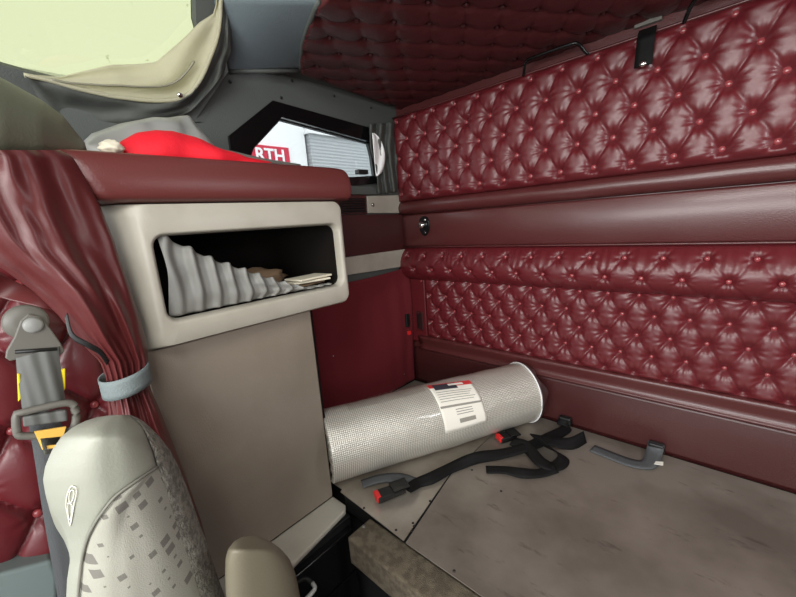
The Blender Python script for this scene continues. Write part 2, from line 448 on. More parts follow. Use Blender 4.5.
# window outlines on the left wall (y, z)
def yz(px, py, x=XW):
    p = at(px, py, 0, x); return (p[1], p[2])
win_out = [yz(273, 103), yz(371, 130), yz(379, 150), yz(383, 182), yz(340, 186), yz(236, 172), yz(231, 137)]
win_in = [yz(280, 118), yz(371, 143), yz(374, 155), yz(377, 176), yz(340, 178), yz(246, 166), yz(252, 148)]
# left wall plane with the window cut out
def wall_with_hole(name, outer, hole, x, dx, m):
    bm = bmesh.new(); rings = []
    for xx in (x, x + dx):
        ov = [bm.verts.new((xx, y, z)) for y, z in outer]; hv = [bm.verts.new((xx, y, z)) for y, z in hole]
        es = [bm.edges.new((ov[i], ov[(i + 1) % len(ov)])) for i in range(len(ov))] + [bm.edges.new((hv[i], hv[(i + 1) % len(hv)])) for i in range(len(hv))]
        bmesh.ops.triangle_fill(bm, use_beauty=True, edges=es); rings.append((ov, hv))
    for k in (0, 1):
        a, b = rings[0][k], rings[1][k]
        for i in range(len(a)): bm.faces.new((a[i], a[(i + 1) % len(a)], b[(i + 1) % len(b)], b[i]))
    bmesh.ops.recalc_face_normals(bm, faces=bm.faces)
    return link(name, from_bm(bm), m, None, False)
struct(wall_with_hole('wall_left', [(-0.42, 0), (YB, 0), (YB, 2.42), (1.0, 2.42), (0.62, 2.42), (0.62, 2.16), (-0.42, 2.16)], win_out, XW, -0.04, GREY))
# sloping upper wall that carries the roof window:  x grows with z
ZS0, KS = 2.16, 0.55
def slope(px, py, off=0.0):
    """point on the sloping plane x = XW + KS*(z-ZS0), shifted inward by off"""
    r = AX @ np.array([px - 398.0, py - 298.5, FPX])
    c0 = XW + off * math.sqrt(1 + KS * KS) - KS * ZS0
    t = (c0 + KS * EYE[2]) / (r[0] - KS * r[2]); return EYE + r * t
def sp(y, z, off=0.0): return (XW + KS * (z - ZS0) + off * 1.1, y, z)
# window 1: the roof window
w1 = [slope(27, 72), slope(75, 84), slope(188, 92), slope(206, 60), slope(196, 20)]
c = w1[-1]; top = 2.72
w1z = [tuple(p) for p in w1] + [sp(w1[-1][1] - 0.01, 2.66), sp(-0.30, 2.66), sp(-0.30, 2.24), sp(0.02, 2.235)]
S1, S2, S3 = [tuple(map(float, slope(*q_))) for q_ in ((196, 119), (228, 72), (216, 2))]
ow = [sp(-0.42, 2.16), sp(0.60, 2.16), S1, S2, S3, sp(0.66, 2.75), sp(-0.42, 2.75)]
def slope_wall():
    bm = bmesh.new(); nrm = Vector((-1, 0, KS)).normalized() * 0.04; R = []
    for off in (Vector(), nrm):
        ov = [bm.verts.new(Vector(p) + off) for p in ow]; hv = [bm.verts.new(Vector(map(float, p)) + off) for p in w1z]
        es = [bm.edges.new((L_[i], L_[(i + 1) % len(L_)])) for L_ in (ov, hv) for i in range(len(L_))]
        bmesh.ops.triangle_fill(bm, use_beauty=True, edges=es); R.append((ov, hv))
    for k in (0, 1):
        a, b = R[0][k], R[1][k]
        for i in range(len(a)): bm.faces.new((a[i], a[(i + 1) % len(a)], b[(i + 1) % len(b)], b[i]))
    bmesh.ops.recalc_face_normals(bm, faces=bm.faces)
    return link('wall_left', from_bm(bm), GREY, None, False)
struct(slope_wall())
cc = np.mean([np.array(p) for p in w1z], axis=0)
pane = prism('window_1', [np.array(p) + (np.array(p) - cc) * 0.03 + np.array([-0.028, 0, 0.015]) for p in w1z], (-0.004, 0, 0.002), SKYGLASS)
struct(pane)
# window 2: six-sided side window with a thick black frame
hexc = np.mean(np.array(win_out), axis=0)
w2 = empty('window_2', (XW, hexc[0], hexc[1] - .1), None, None); w2['kind'] = 'structure'
del_keys = [k for k in ('label', 'category') if k in w2.keys()]
def ring_prism(name, outer, inner, x0, x1, m, parent):
    vs, fs = [], []; n = len(outer)
    for x in (x0, x1):
        for pl in (outer, inner): vs += [(x, y, z) for y, z in pl]
    A, B, C_, D = 0, n, 2 * n, 3 * n
    for i in range(n):
        j = (i + 1) % n
        fs += [(A + i, A + j, B + j, B + i), (C_ + i, D + i, D + j, C_ + j), (A + i, C_ + i, C_ + j, A + j), (B + i, B + j, D + j, D + i)]
    o = poly_part(name, vs, fs, m, parent); return o
def grow(pl, k): c_ = np.mean(np.array(pl), axis=0); return [tuple(c_ + (np.array(p) - c_) * k) for p in pl]
ring_prism('window_frame', grow(win_out, 1.03), win_in, XW - 0.035, XW + 0.014, BLACKG, w2)
ring_prism('window_seal', grow(win_in, 1.0), grow(win_in, 0.965), XW - 0.03, XW - 0.012, BLACK, w2)
under(prism('pane', [(XW - 0.024, y, z) for y, z in win_in], (-0.004, 0, 0), SIDEGLASS), w2)
# latch knob on the window's sill
p = at(361, 171, 0, XW)
box('latch', XW - .005, XW + .025, p[1] - .04, p[1] + .03, p[2] - .018, p[2] + .004, BLACK, w2, 0.004)

# ceiling: high front roof, lower sleeper ceiling with a slanted front edge
E_B = np.array([-1.40, 1.01, 2.40]); E_C = np.array([-0.96, 0.787, 2.40]); E_R = np.array([XR, 0.70, 2.40])
A_ = np.array([XW + .0, 0.76, 2.34]); D_ = np.array(slope(214, -1, 0.004)); D2 = np.array(slope(205, -60, 0.004))
C2 = np.array([-0.90, 0.69, 2.66]); 
struct(poly_part('ceiling', [(XW - .03, .98, 2.40), (XR + .03, .66, 2.40), (XR + .03, YB + .03, 2.40), (XW - .03, YB + .03, 2.40),
        (XW - .03, .98, 2.44), (XR + .03, .66, 2.44), (XR + .03, YB + .03, 2.44), (XW - .03, YB + .03, 2.44)],
        [(0, 1, 2, 3), (7, 6, 5, 4), (0, 4, 5, 1), (1, 5, 6, 2), (2, 6, 7, 3), (3, 7, 4, 0)], GREY))
struct(box('ceiling', XW - .03, XR + .03, -1.7, 1.1, 2.72, 2.76, GREY))
# blue-grey fascia between the sloping window wall and the tufted ceiling
A_ = np.array(at(229, 72, 0, XW + .004)); struct(poly_part('wall_left', [S1, S2, A_, (XW, .62, 2.16), S3, sp(.60, 2.16), (XW, .50, 2.14)], [(0, 1, 2, 3), (1, 4, 2), (5, 0, 3), (5, 3, 6)], GREY))
TOPL, TOPR = np.array([D2[0] + .03, D2[1], 2.72]), np.array([-0.88, 0.66, 2.72])
def fascia(u, v_):
    r0, r1, r2 = A_ + (E_B - A_) * u, D_ + (E_C - D_) * u, TOPL + (TOPR - TOPL) * u
    t = v_ * 2; p_ = r0 + (r1 - r0) * t if t < 1 else r1 + (r2 - r1) * (t - 1)
    return p_ + np.array([0, -.03, .0]) * math.sin(PI * min(1, t)) * math.sin(PI * u) * .5
fas = grid('trim_1', fascia, 24, 32, BLUEGREY, None, 0.004); struct(fas)
struct(poly_part('trim_3', [E_C, E_R, (XR, 0.5, 2.72), TOPR], [(0, 1, 2, 3)], BLUEGREY))
# seam bead at the foot of the fascia and along the ceiling edge
tr2 = tube('trim_2', [A_ + [0.006, 0, 0], E_B + [0.0, -.004, -.006]], 0.009, GREY, None, 1, 8); struct(tr2)
tr3 = tube('trim_4', [E_B + [0, -.004, -.006], (E_B + E_C) / 2 + [-.006, -.02, -.005], E_C + [0, -.006, -.005]], 0.008, GREY, None, 6, 8); struct(tr3)
# ---- tufted ceiling lining (one upholstered panel)
cl_root = empty('ceiling_lining', (-0.4, 1.2, 2.37), 'dark burgundy diamond-tufted leather lining under the low ceiling, above the steel bunk', 'ceiling panel')
CO = np.array([XW, 0.70, 2.396]); Lc = XR - XW - .005; Hc = YB - 0.70 - 0.004
def in_ceil(u, v):
    x, y = CO[0] + u, CO[1] + v
    # front edge B-C-R, and left edge running back
    if x < -0.96: yf = 1.01 + (x + 1.40) / (0.44) * (0.787 - 1.01) - 0.02 * math.sin(PI * max(0, min(1, (x + 1.40) / 0.44)))
    else: yf = 0.787 - (x + 0.96) * 0.03
    xl = -1.40 - (y - 1.01) * 0.085
    return y > yf and x > xl
pc, qc = 0.142, 0.0985
uc0 = (-0.964 - CO[0]) % pc; vc0 = (0.933 - CO[1]) % (2 * qc)
pan = tuft_panel('tufted_leather', CO, (1, 0, 0), (0, 1, 0), (0, 0, -1), Lc, Hc, 0.0, (pc, qc, uc0, vc0, 0.006, 0.011, 0.022, 0.0010, 3), CEIL_L, cl_root, 0.008, 0.0, prof=lambda u, v: 0.004 + v * 0.020, inside=in_ceil, back=0.012)
bl = []
for j in range(0, 12):
    v = vc0 + j * qc if True else 0
    for i in range(-1, 18):
        u = uc0 + (i + 0.5 * (j % 2)) * pc
        if 0.03 < v < Hc - .01 and 0.02 < u < Lc - .02 and in_ceil(u - .02, v) and in_ceil(u, v - .02): bl.append((CO[0] + u, CO[1] + v, CO[2] - 0.0 - v * 0.020 + 0.002))
bl.sort(key=lambda p: (p[0] ** 2 + p[1] ** 2)); bl = [b for b in bl if b[0] < 0.35][:100]
bo = link('button', button_mesh(0.009, (0, 0, -1)), CEIL_L); copies(bo, cl_root, bl)

# ================================================================== BACK WALL UPHOLSTERY
XE = XR - 0.01
YU = 1.645                  # button depth of the upper panel
# folded-up upper bunk: tufted leather pad, z 1.865 - 2.335
ub = empty('folded_upper_bunk', (-0.3, 1.69, 1.86), 'large burgundy diamond-tufted leather pad folded up high against the back wall', 'upper bunk')
UO = np.array([XW + 0.012, 1.676, 1.862]); UL = XE - UO[0]; UH = 2.318 - 1.862
k_ = (YU - 0) / 1.66
u0 = (-0.064 * k_ - UO[0]) % 0.1262; v0 = 1.75 + (1.907 - 1.75) * k_ - UO[2]
tuft_panel('tufted_leather', UO, (1, 0, 0), (0, 0, 1), (0, -1, 0), UL, UH, 0.046, (0.1262, 0.0968, u0, v0, 0.0085, 0.021, 0.0235, 0.0020, 1), LEATHER, ub, 0.0048, 0.034, back=0.015)
bl = []
for j in range(5):
    for i in range(-1, 22):
        u = u0 + (i + 0.5 * (j % 2)) * 0.1262; v = v0 + j * 0.0968
        if 0.02 < u < UL - .03 and UO[0] + u < 0.75: bl.append((UO[0] + u, UO[1] - 0.027, UO[2] + v))
bo = link('button', button_mesh(0.0105, (0, -1, 0)), BUTTON); copies(bo, ub, bl)
tube('piping', [(UO[0], 1.645, 2.317), (-.4, 1.645, 2.317), (XE, 1.645, 2.317)], 0.005, LEATHER_FLAT, ub, 4, 8)
# grab handles on the pad's top edge
def handle(name, x0, x1, z, label):
    r = empty(name, ((x0 + x1) / 2, 1.66, z - .03), label, 'handle', 'black grab handles above the folded bunk')
    pts = [(x0 - .03, 1.665, z - .03), (x0 - .022, 1.64, z - .022), (x0, 1.61, z + .012), (x0 + .03, 1.603, z + .018), (x1 - .03, 1.603, z + .018), (x1, 1.61, z + .012), (x1 + .022, 1.64, z - .018), (x1 + .05, 1.665, z - .03)]
    tube('bar', pts, 0.0062, BLACKG, r, 5, 10)
    for px in (pts[0], pts[-1]): cyl('foot', (px[0], px[1] + .012, px[2]), (0, -1, 0), 0.011, 0.008, BLACK, r)
handle('grab_handle', -0.70, -0.50, 2.336, 'black wire grab handle above the bunk pad, left of the hanging strap')
handle('grab_handle', -0.165, 0.04, 2.338, 'black wire grab handle at the top edge of the photo, right of the hanging strap')
# hanging retainer strap with chrome stud
st = empty('retainer_strap', (-0.30, 1.62, 2.33), 'short black strap with a chrome stud hanging over the top of the tufted bunk pad', 'strap')
pa, pb = at(647, 27, 1, 1.665), at(643, 66, 1, 1.592)
pmid = (at(646, 36, 1, 1.605))
ribbon('webbing', [(pa[0], 1.68, pa[2] + .0), (pmid[0], 1.61, pmid[2] + .004), (pmid[0], 1.600, pmid[2] - .03), tuple(pb)], [(1, 0, 0)] * 4, 0.052, WEB, st, 0.004)
lathe('stud', [(0.009, 0), (0.011, 0.003), (0.009, 0.007), (0.004, 0.009)], (pb[0], pb[1] - .002, pb[2] + .006), (0, -1, 0), CHROME, st, 16)
box('anchor_plate', pa[0] - .04, pa[0] + .04, 1.672, 1.69, pa[2] + .012, pa[2] + .03, GUIDE, st, 0.002)

def bar_profile(name, prof, m, x0=XW + .004, x1=XE, parent=None, n=60, wob=0.0):
    """horizontal moulding along X with a (y, z) profile"""
    vs, fs = [], []; k = len(prof)
    for i in range(n + 1):
        x = x0 + (x1 - x0) * i / n
        for (y, z) in prof:
            w_ = wob * noise.noise(Vector((x * 5, y * 20, z * 14)))
            vs.append((x, y + w_, z + w_ * .5))
    for i in range(n):
        for j in range(k - 1): fs.append((i * k + j, (i + 1) * k + j, (i + 1) * k + j + 1, i * k + j + 1))
    fs += [tuple(range(k)), tuple(n * k + j for j in range(k))[::-1]]
    o = link(name, mesh(vs, fs), m)
    if parent: under(o, parent)
    return o
def halfround(y, z0, z1, d, n=12):
    return [(y, z1)] + [(y - d * math.sin(PI * t / n) ** 0.7, z1 - (z1 - z0) * (0.5 - 0.5 * math.cos(PI * t / n))) for t in range(n + 1)] + [(y, z0)]
b = bar_profile('padded_roll', halfround(1.687, 1.788, 1.866, 0.052), LEATHER_FLAT, wob=0.003)
tag(b, 'long smooth burgundy padded roll running under the upper tufted pad', 'padded rail')
b = bar_profile('plain_wall_panel', [(1.689, 1.786), (1.668, 1.784), (1.664, 1.778), (1.666, 1.70), (1.664, 1.612), (1.668, 1.606), (1.689, 1.604)], LEATHER_FLAT, wob=0.004)
tag(b, 'plain burgundy vinyl wall panel holding the small reading light', 'wall panel')
# tufted bulging roll z 1.41-1.60
tr = empty('tufted_roll', (-0.3, 1.69, 1.42), 'bulging burgundy leather roll with two rows of buttons, below the plain panel', 'padded rail')
TO = np.array([XW + .01, 1.688, 1.405]); TL = XE - TO[0]; TH = 0.197
def roll_prof(u, v):
    t = v / TH; s_ = max(0.0, math.sin(PI * min(1, max(0, t)) ** 0.85)) ** 0.62
    gather = 0.0045 * math.sin(u * 170 + 3.5 * math.sin(u * 17)) * smooth01((t - 0.45) / 0.3) * (0.5 + 0.5 * noise.noise(Vector((u * 7, 0, 0))))
    return 0.078 * s_ + gather * s_
ru0 = (-0.075 * .975 - TO[0]) % 0.1235
tuft_panel('tufted_leather', TO, (1, 0, 0), (0, 0, 1), (0, -1, 0), TL, TH, 0, (0.1235, 0.074, ru0, 0.147, 0.0035, 0.017, 0.017, 0.0022, 5), LEATHER, tr, 0.0045, 0.02, prof=roll_prof, back=0)
bl = []
for j, v in ((0, 0.147), (1, 0.073)):
    for i in range(-1, 20):
        u = ru0 + (i + 0.5 * j) * 0.1235
        if 0.03 < u < TL - .02 and TO[0] + u < 0.8: bl.append((TO[0] + u, TO[1] - roll_prof(u, v) + 0.008, TO[2] + v))
bo = link('button', button_mesh(0.0085, (0, -1, 0)), BUTTON); copies(bo, tr, bl)
tube('piping', [(XW + .01, 1.655, 1.603), (-.4, 1.655, 1.603), (XE, 1.655, 1.603)], 0.004, LEATHER_FLAT, tr, 4, 8)
# lower tufted panel z 1.07 - 1.41
lp = empty('tufted_wall_panel', (-0.2, 1.69, 1.07), 'wide burgundy diamond-tufted leather wall panel just above the bunk, under the bulging roll', 'wall panel')
LO = np.array([-1.335, 1.684, 1.062]); LL = XE - LO[0]; LH = 0.36
lu0 = (-0.052 - LO[0]) % 0.109; lv0 = 0.015
lv0 = 1.157 - LO[2] - 0.0815
tuft_panel('tufted_leather', LO, (1, 0, 0), (0, 0, 1), (0, -1, 0), LL, LH, 0.026, (0.109, 0.0815, lu0, lv0, 0.0075, 0.020, 0.0215, 0.0020, 2), LEATHER, lp, 0.0046, 0.02, back=0.003)
bl = []
for j in range(0, 5):
    for i in range(-1, 22):
        u = lu0 + (i + 0.5 * (j % 2)) * 0.109; v = lv0 + j * 0.0815
        if 0.02 < u < LL - .02 and 0.02 < v < LH - .005 and LO[0] + u < 0.7: bl.append((LO[0] + u, LO[1] - 0.009, LO[2] + v))
bo = link('button', button_mesh(0.0078, (0, -1, 0)), BUTTON); copies(bo, lp, bl[:100])
# corner strip left of it, with a slotted vent
cs = empty('corner_strip', (-1.41, 1.69, .98), 'narrow smooth burgundy padded strip in the far corner, with a slotted vent', 'wall panel')
bm = bmesh.new()
prism('pad', [(-1.486, 1.687, 1.02), (-1.340, 1.687, 1.02), (-1.340, 1.687, 1.44), (-1.486, 1.687, 1.44)], (0, -0.022, 0), LEATHER, cs, 0.009, 3)
p = at(420.5, 320, 1, 1.665); q = at(421, 281, 1, 1.663)
o = link('button', button_mesh(0.008, (0, -1, 0)), BUTTON); copies(o, cs, [tuple(q)])
vt = box('vent', p[0] - .024, p[0] + .024, 1.655, 1.668, p[2] - .062, p[2] + .055, LEATHER_DARK, cs, 0.003)
for i in range(3):
    sl = box('slot', p[0] - .016 + i * .013, p[0] - .009 + i * .013, 1.652, 1.657, p[2] - .05, p[2] + .042, BLACK)
    under(sl, cs); sl.parent = vt; sl.matrix_parent_inverse = Matrix.Translation(-Vector(cs.location)) @ Matrix.Identity(4)
    sl.matrix_parent_inverse = (Matrix.Translation(Vector(cs.location)) @ vt.matrix_parent_inverse).inverted() if False else Matrix.Identity(4)
# lower plain wall with ledge
b = bar_profile('wall_ledge', [(1.689, 1.066), (1.655, 1.064), (1.648, 1.058), (1.650, 1.045), (1.662, 1.018), (1.665, 0.992), (1.655, 0.988), (1.653, 0.982), (1.662, 0.976), (1.689, 0.974)], LEATHER_FLAT, -1.40)
tag(b, 'thin rounded burgundy ledge running along the back wall below the tufted panel', 'trim rail')
b = bar_profile('lower_wall_panel', [(1.689, 0.973), (1.672, 0.972), (1.670, 0.96), (1.672, 0.77), (1.676, 0.755), (1.689, 0.752)], LEATHER_DARK, -1.47)
tag(b, 'flat dark burgundy vinyl panel along the back wall directly above the steel bunk plates', 'wall panel')

# reading light / switch on the plain panel
rl = empty('reading_light', tuple(at(425, 226, 1, 1.664)), 'small black oval reading light with chrome ball near the left end of the plain panel', 'light')
p = at(425, 226, 1, 1.664)
bz = [(p[0] + 0.036 * math.cos(t) * (1 + .15 * math.sin(t)), 1.664, p[2] + 0.055 * math.sin(t)) for t in np.linspace(0, 2 * PI, 28, endpoint=False)]
prism('bezel', bz, (0, -0.010, 0), BLACKG, rl, 0.003)
lathe('ball', [(0.018, 0), (0.021, 0.008), (0.020, 0.016), (0.014, 0.024), (0.006, 0.028), (0.001, .0285)], (p[0] - .008, 1.655, p[2] + .006), (-.15, -1, .1), CHROME, rl)
lathe('switch', [(0.009, 0), (0.008, 0.008), (0.003, 0.011)], (p[0] + .012, 1.655, p[2] + .034), (0, -1, 0), CHROME, rl, 14)
lathe('screw', [(0.005, 0), (0.004, 0.004), (0.001, 0.005)], (p[0] + .008, 1.655, p[2] - .038), (0, -1, 0), CHROME, rl, 12)

# ================================================================== LEFT WALL FITTINGS behind the cabinet
X1 = XW + .012
def wallquad(name, P, th, m, bevel=0.003, parent=None):
    pts = [np.array([XW + 0.001, *yz(*q_, XW + th)]) for q_ in P]
    return prism(name, pts, (th, 0, 0), m, parent, bevel)
v = empty('wall_vent', tuple(at(354, 212, 0, XW)), 'dark louvred vent on the side wall below the six-sided window', 'vent')
wallquad('frame', [(336, 195), (366, 195), (367, 214), (336, 214)], 0.014, LEATHER_DARK, 0.003, v)
a0, a1 = yz(338, 196, XW + .014), yz(365, 212, XW + .014)
for i in range(6):
    zz = a1[1] + 0.006 + i * (a0[1] - a1[1] - .008) / 6
    prism('louvre', [(XW + .013, a0[0], zz), (XW + .024, a0[0], zz - .006), (XW + .024, a1[0], zz - .006), (XW + .013, a1[0], zz)], (0, 0, 0.004), BLACK, v)
sw = empty('switch_plate', tuple(at(384, 214, 0, XW)), 'small beige plastic plate with a round knob, right of the louvred vent', 'switch')
wallquad('plate', [(367, 196), (400, 195), (402, 213), (368, 213)], 0.014, BEIGE, 0.003, sw)
p = at(372, 205, 0, XW + .014); lathe('knob', [(0.011, 0), (0.011, 0.008), (0.007, 0.012), (.001, .013)], p, (1, 0, 0), CHROME, sw, 16)
b = wallquad('side_wall_pad', [(334, 215), (402, 214), (406, 250), (334, 258)], 0.012, LEATHER_DARK, 0.004); tag(b, 'plain dark burgundy panel on the side wall between vent and beige strip', 'wall panel')
b = wallquad('trim_strip', [(334, 259), (406, 249), (407, 266), (336, 277)], 0.022, BEIGE, 0.004); tag(b, 'flat beige trim strip on the side wall below the plain burgundy pad', 'trim')
b = wallquad('sill_strip', [(330, 184), (402, 189), (401, 195), (330, 194)], 0.018, GREY, 0.003); tag(b, 'grey sill strip under the six-sided side window', 'trim')
# hanging red cloth with studs
cp = empty('cloth_wall_pocket', tuple(at(370, 400, 0, XW)), 'dark red cloth cover studded to the side wall, between the cabinet and far corner', 'cloth cover')
c0, c1 = yz(300, 280), yz(415, 268)
y0c, y1c = 0.95, 1.665; z1c0, z1c1 = 1.475, 1.482
def clothf(u, v_):
    y = y0c + (y1c - y0c) * u; zt = z1c0 + (z1c1 - z1c0) * u - 0.012 * math.sin(PI * u); z = zt + (0.76 - zt) * v_
    f = 0.010 * math.sin(2.2 * PI * u + 2.5 * v_) + 0.006 * math.sin(7 * u + 5 * v_) + 0.004 * noise.noise(Vector((y * 9, z * 5, 3)))
    f += 0.006 * math.sin(40 * u) * math.exp(-(1 - u) * 7)
    return (XW + 0.024 + f * smooth01(v_ * 6) + .004, y, z)
grid('cloth', clothf, 60, 50, CLOTH_RED, cp, 0.004)
for q_ in ((370, 276), (406, 314), (404, 374), (333, 317), (333, 356)):
    p = at(*q_, 0, XW + .036); lathe('stud', [(0.004, 0), (0.004, .003), (.001, .004)], p, (1, 0, 0), CHROME, cp, 10)
cbk = empty('wall_buckle', tuple(at(408, 334, 0, XW + .03)), 'small black buckle with a red release button hanging in the far corner', 'buckle')
p = at(408, 322, 0, XW + .05); box('body', p[0] - .012, p[0] + .006, p[1] - .016, p[1] + .012, p[2] - .03, p[2] + .05, BLACK, cbk, 0.004)
p = at(409, 333, 0, XW + .05); box('release_button', p[0] - .006, p[0] + .010, p[1] - .011, p[1] + .010, p[2] - .010, p[2] + .014, REDP, cbk, 0.003)
# small grey window curtain
wc = empty('window_curtain', tuple(at(384, 192, 0, XW)), 'bunched grey cloth curtain at the right side of the six-sided window', 'curtain')
def wcf(u, v_):
    xl = 369 + 4 * v_ + 5 * smooth01((v_ - .3) / .4) ; xr = 396 + 2 * v_
    px = xl + (xr - xl) * u; py = 122 + 70 * v_ + (1 - u) * 2
    f = 0.020 + 0.014 * math.sin(u * 17 + 2 * math.sin(v_ * 3)) + 0.010 * noise.noise(Vector((u * 5, v_ * 9, 0)))
    return at(px, py, 0, XW + 0.012 + f)
grid('cloth', wcf, 40, 30, GREYD, wc, 0.003)
def wcf2(u, v_):
    px = 372 + 4 * v_ + (2 + 9 * math.sin(PI * v_) ** .6) * u; py = 133 + 43 * v_
    return at(px, py, 0, XW + 0.046 + 0.006 * math.sin(u * 6 + v_ * 4))
o_ = grid('lining', wcf2, 12, 14, WHITE, wc, 0.002)

# ================================================================== BUNK PLATFORM
dv = at(444, 486, 2, 0.75)
def plate(name, pts, z, th, m, label):
    r = empty(name, (float(np.mean([p_[0] for p_ in pts])), float(np.mean([p_[1] for p_ in pts])), z - th), label, 'steel plate')
    prism('sheet', [(x, y, z - th) for x, y in pts], (0, 0, th), m, r, 0.0008, 1); return r
P1 = plate('steel_plate', [(-1.485, .735), (-1.06, .735), (-1.055, .722), (-0.714, .706), (-0.775, 1.05), (-0.775, 1.665), (-1.462, 1.665)], 0.748, 0.004, STEEL2, 'bare galvanised steel bunk plate under the silver roll')
P2 = plate('steel_plate', [(-0.700, .700), (0.93, .700), (0.93, 1.665), (-0.770, 1.665), (-0.766, 1.05)], 0.7535, 0.004, STEEL, 'large worn steel bunk plate with dark scuffs filling the lower right')
def screws(root, lst, z, r=0.0045):
    b_ = link('screw', button_mesh(r, (0, 0, 1)), SCREW)
    copies(b_, root, [(*at(*q_, 2, z)[:2], z) for q_ in lst])
screws(P1, [(364, 508), (387, 500), (396, 530), (413, 523), (414, 526), (430, 501), (412, 531)], 0.7485)
screws(P2, [(454, 571), (501, 491), (472, 470)], 0.754)
bf = empty('platform_box', (-0.3, 1.2, 0.0), 'black boxed base under the steel bunk plates with a dark recessed front', 'bunk box')
box('box', XW + .002, XR - .002, 0.80, YB - .002, 0.0, 0.742, VOID, bf)
box('front_rail', -1.05, XR - .002, 0.735, 0.80, 0.66, 0.742, BLACK, bf)
box('upright', -0.83, -0.79, 0.72, 0.76, 0.0, 0.66, BLACK, bf)
box('upright', 0.1, 0.14, 0.72, 0.76, 0.0, 0.66, BLACK, bf)
# carpeted beam along the front
cb = box('carpeted_beam', -0.905, XR - .004, 0.625, 0.733, 0.600, 0.708, CARPET, None, 0.012, 3)
tag(cb, 'tan carpet-covered beam running below the front edge of the steel bunk', 'beam')
sc_ = lathe('bracket', [(0.007, 0), (0.007, .006), (.003, .009)], (-0.893, .690, .703), (0, 0, 1), GUIDE, None, 12); under(sc_, cb); sc_.matrix_parent_inverse = Matrix.Identity(4)

# ================================================================== CABINET
cab = empty('storage_cabinet', (-1.28, 0.48, 0.0), 'tall beige and taupe sleeper cabinet with an open-fronted upper locker', 'cabinet')
# lower body: front panel with slight outward lean of the foot
XP = -1.105
def panel_body():
    pts = []
    y0, y1 = 0.205, 0.722
    vs = [(XW + .002, y0, .70), (XP, y0, .70), (XP, y1, .70), (XW + .002, y1, .70), (XW + .002, y0, 1.47), (XP + .005, y0, 1.47), (XP + .005, y1 - .002, 1.47), (XW + .002, y1 - .002, 1.47)]
    bm = bmesh.new(); V_ = [bm.verts.new(v_) for v_ in vs]
    for f in ((3, 2, 1, 0), (4, 5, 6, 7), (0, 1, 5, 4), (1, 2, 6, 5), (2, 3, 7, 6), (3, 0, 4, 7)): bm.faces.new([V_[i] for i in f])
    bmesh.ops.bevel(bm, geom=bm.edges[:], offset=0.006, segments=2, affect='EDGES')
    o = link('lower_panel', from_bm(bm), PANEL); o.modifiers.new('w', 'WEIGHTED_NORMAL'); under(o, cab)
panel_body()
box('edge_trim', XP - .06, XP - .012, .718, .735, .752, 1.47, TRIM_RECESS, cab, .002)
# angled foot plinth (beige)
prism('plinth', [(-1.11, .21, .70), (-1.085, .21, .70), (-0.955, .36, .70), (-1.012, .705, .70), (-1.03, .722, .70), (-1.11, .722, .70)], (0, 0, -0.02), BEIGE, cab, 0.006)
# drawer base below, black
dr = box('drawer_base', XW + .002, -1.0, 0.20, .715, 0.0, 0.675, BLACK, cab, 0.003)
def dpart(name, o):
    o.parent = dr; o.matrix_parent_inverse = Matrix.Identity(4) @ Matrix.Translation(Vector((0, 0, 0))); o.name = name; return o
for k in range(3):
    o = box('drawer_front', -1.0, -0.972, 0.235, .70, 0.10 + k * .185, 0.275 + k * .185, BLACKG, cab, 0.004)
    hz = 0.10 + k * .185 + .10
    h_ = tube('handle', [(-.972, .40, hz), (-.945, .41, hz + .004), (-.938, .455, hz + .006), (-.945, .50, hz + .004), (-.972, .51, hz)], 0.007, ALU, None, 4, 8)
    h_.parent = o; h_.matrix_parent_inverse = Matrix.Translation(-Vector(cab.location)) @ Matrix.Identity(4); h_.matrix_parent_inverse = Matrix.Identity(4)
# upper locker: shell with a rounded-rectangular opening
XF = -1.045
def rrect(y0, y1, z0, z1, r, n=5):
    out = []
    for cy, cz, a0_ in ((y1 - r, z1 - r, 0), (y0 + r, z1 - r, 90), (y0 + r, z0 + r, 180), (y1 - r, z0 + r, 270)):
        for k in range(n + 1):
            a = math.radians(a0_ + 90 * k / n); out.append((cy + r * math.cos(a), cz + r * math.sin(a)))
    return out
def locker():
    # loops from the wall outwards: (ring of y,z ; x)
    def R(y0, y1, z0, z1, r, x, xl=None):
        """xl: x at the near (small y) end, for the bevelled near corner"""
        pts = rrect(y0, y1, z0, z1, r)
        return [(x if xl is None or y > (y0 + .07) else xl + (x - xl) * (y - y0) / .07, y, z) for y, z in pts]
    zb, zt = 1.476, 1.838
    rings = [R(0.170, 0.868, zb + .012, zt, 0.01, XW + .002),
             R(0.170, 0.868, zb + .012, zt, 0.012, XF - 0.10, XF - .12),
             R(0.172, 0.866, zb + .006, zt, 0.022, XF - 0.045, XF - .095),
             R(0.190, 0.861, zb, zt, 0.03, XF - 0.012, XF - .062),
             R(0.240, 0.855, zb + .008, zt - .004, 0.03, XF),
             R(0.258, 0.845, 1.534, 1.768, 0.034, XF),
             R(0.266, 0.838, 1.541, 1.762, 0.030, XF - .006),
             R(0.270, 0.834, 1.545, 1.758, 0.028, XF - .03),
             R(0.275, 0.83, 1.549, 1.755, 0.024, XW + .05)]
    vs, fs = [], []; n = len(rings[0])
    for r_ in rings: vs += r_
    for i in range(len(rings) - 1):
        for k in range(n): fs.append((i * n + k, i * n + (k + 1) % n, (i + 1) * n + (k + 1) % n, (i + 1) * n + k))
    fs.append(tuple((len(rings) - 1) * n + k for k in range(n)))
    me = mesh(vs, fs); o = link('upper_locker', me, [BEIGE, TRIM_RECESS])
    for pl in me.polygons:
        if pl.index >= 7 * n: pl.material_index = 1  # shade of the locker inside put into the colour
    b_ = bmesh.new(); b_.from_mesh(me); bmesh.ops.recalc_face_normals(b_, faces=b_.faces); b_.to_mesh(me); b_.free()
    o.modifiers.new('w', 'WEIGHTED_NORMAL'); under(o, cab)
locker()
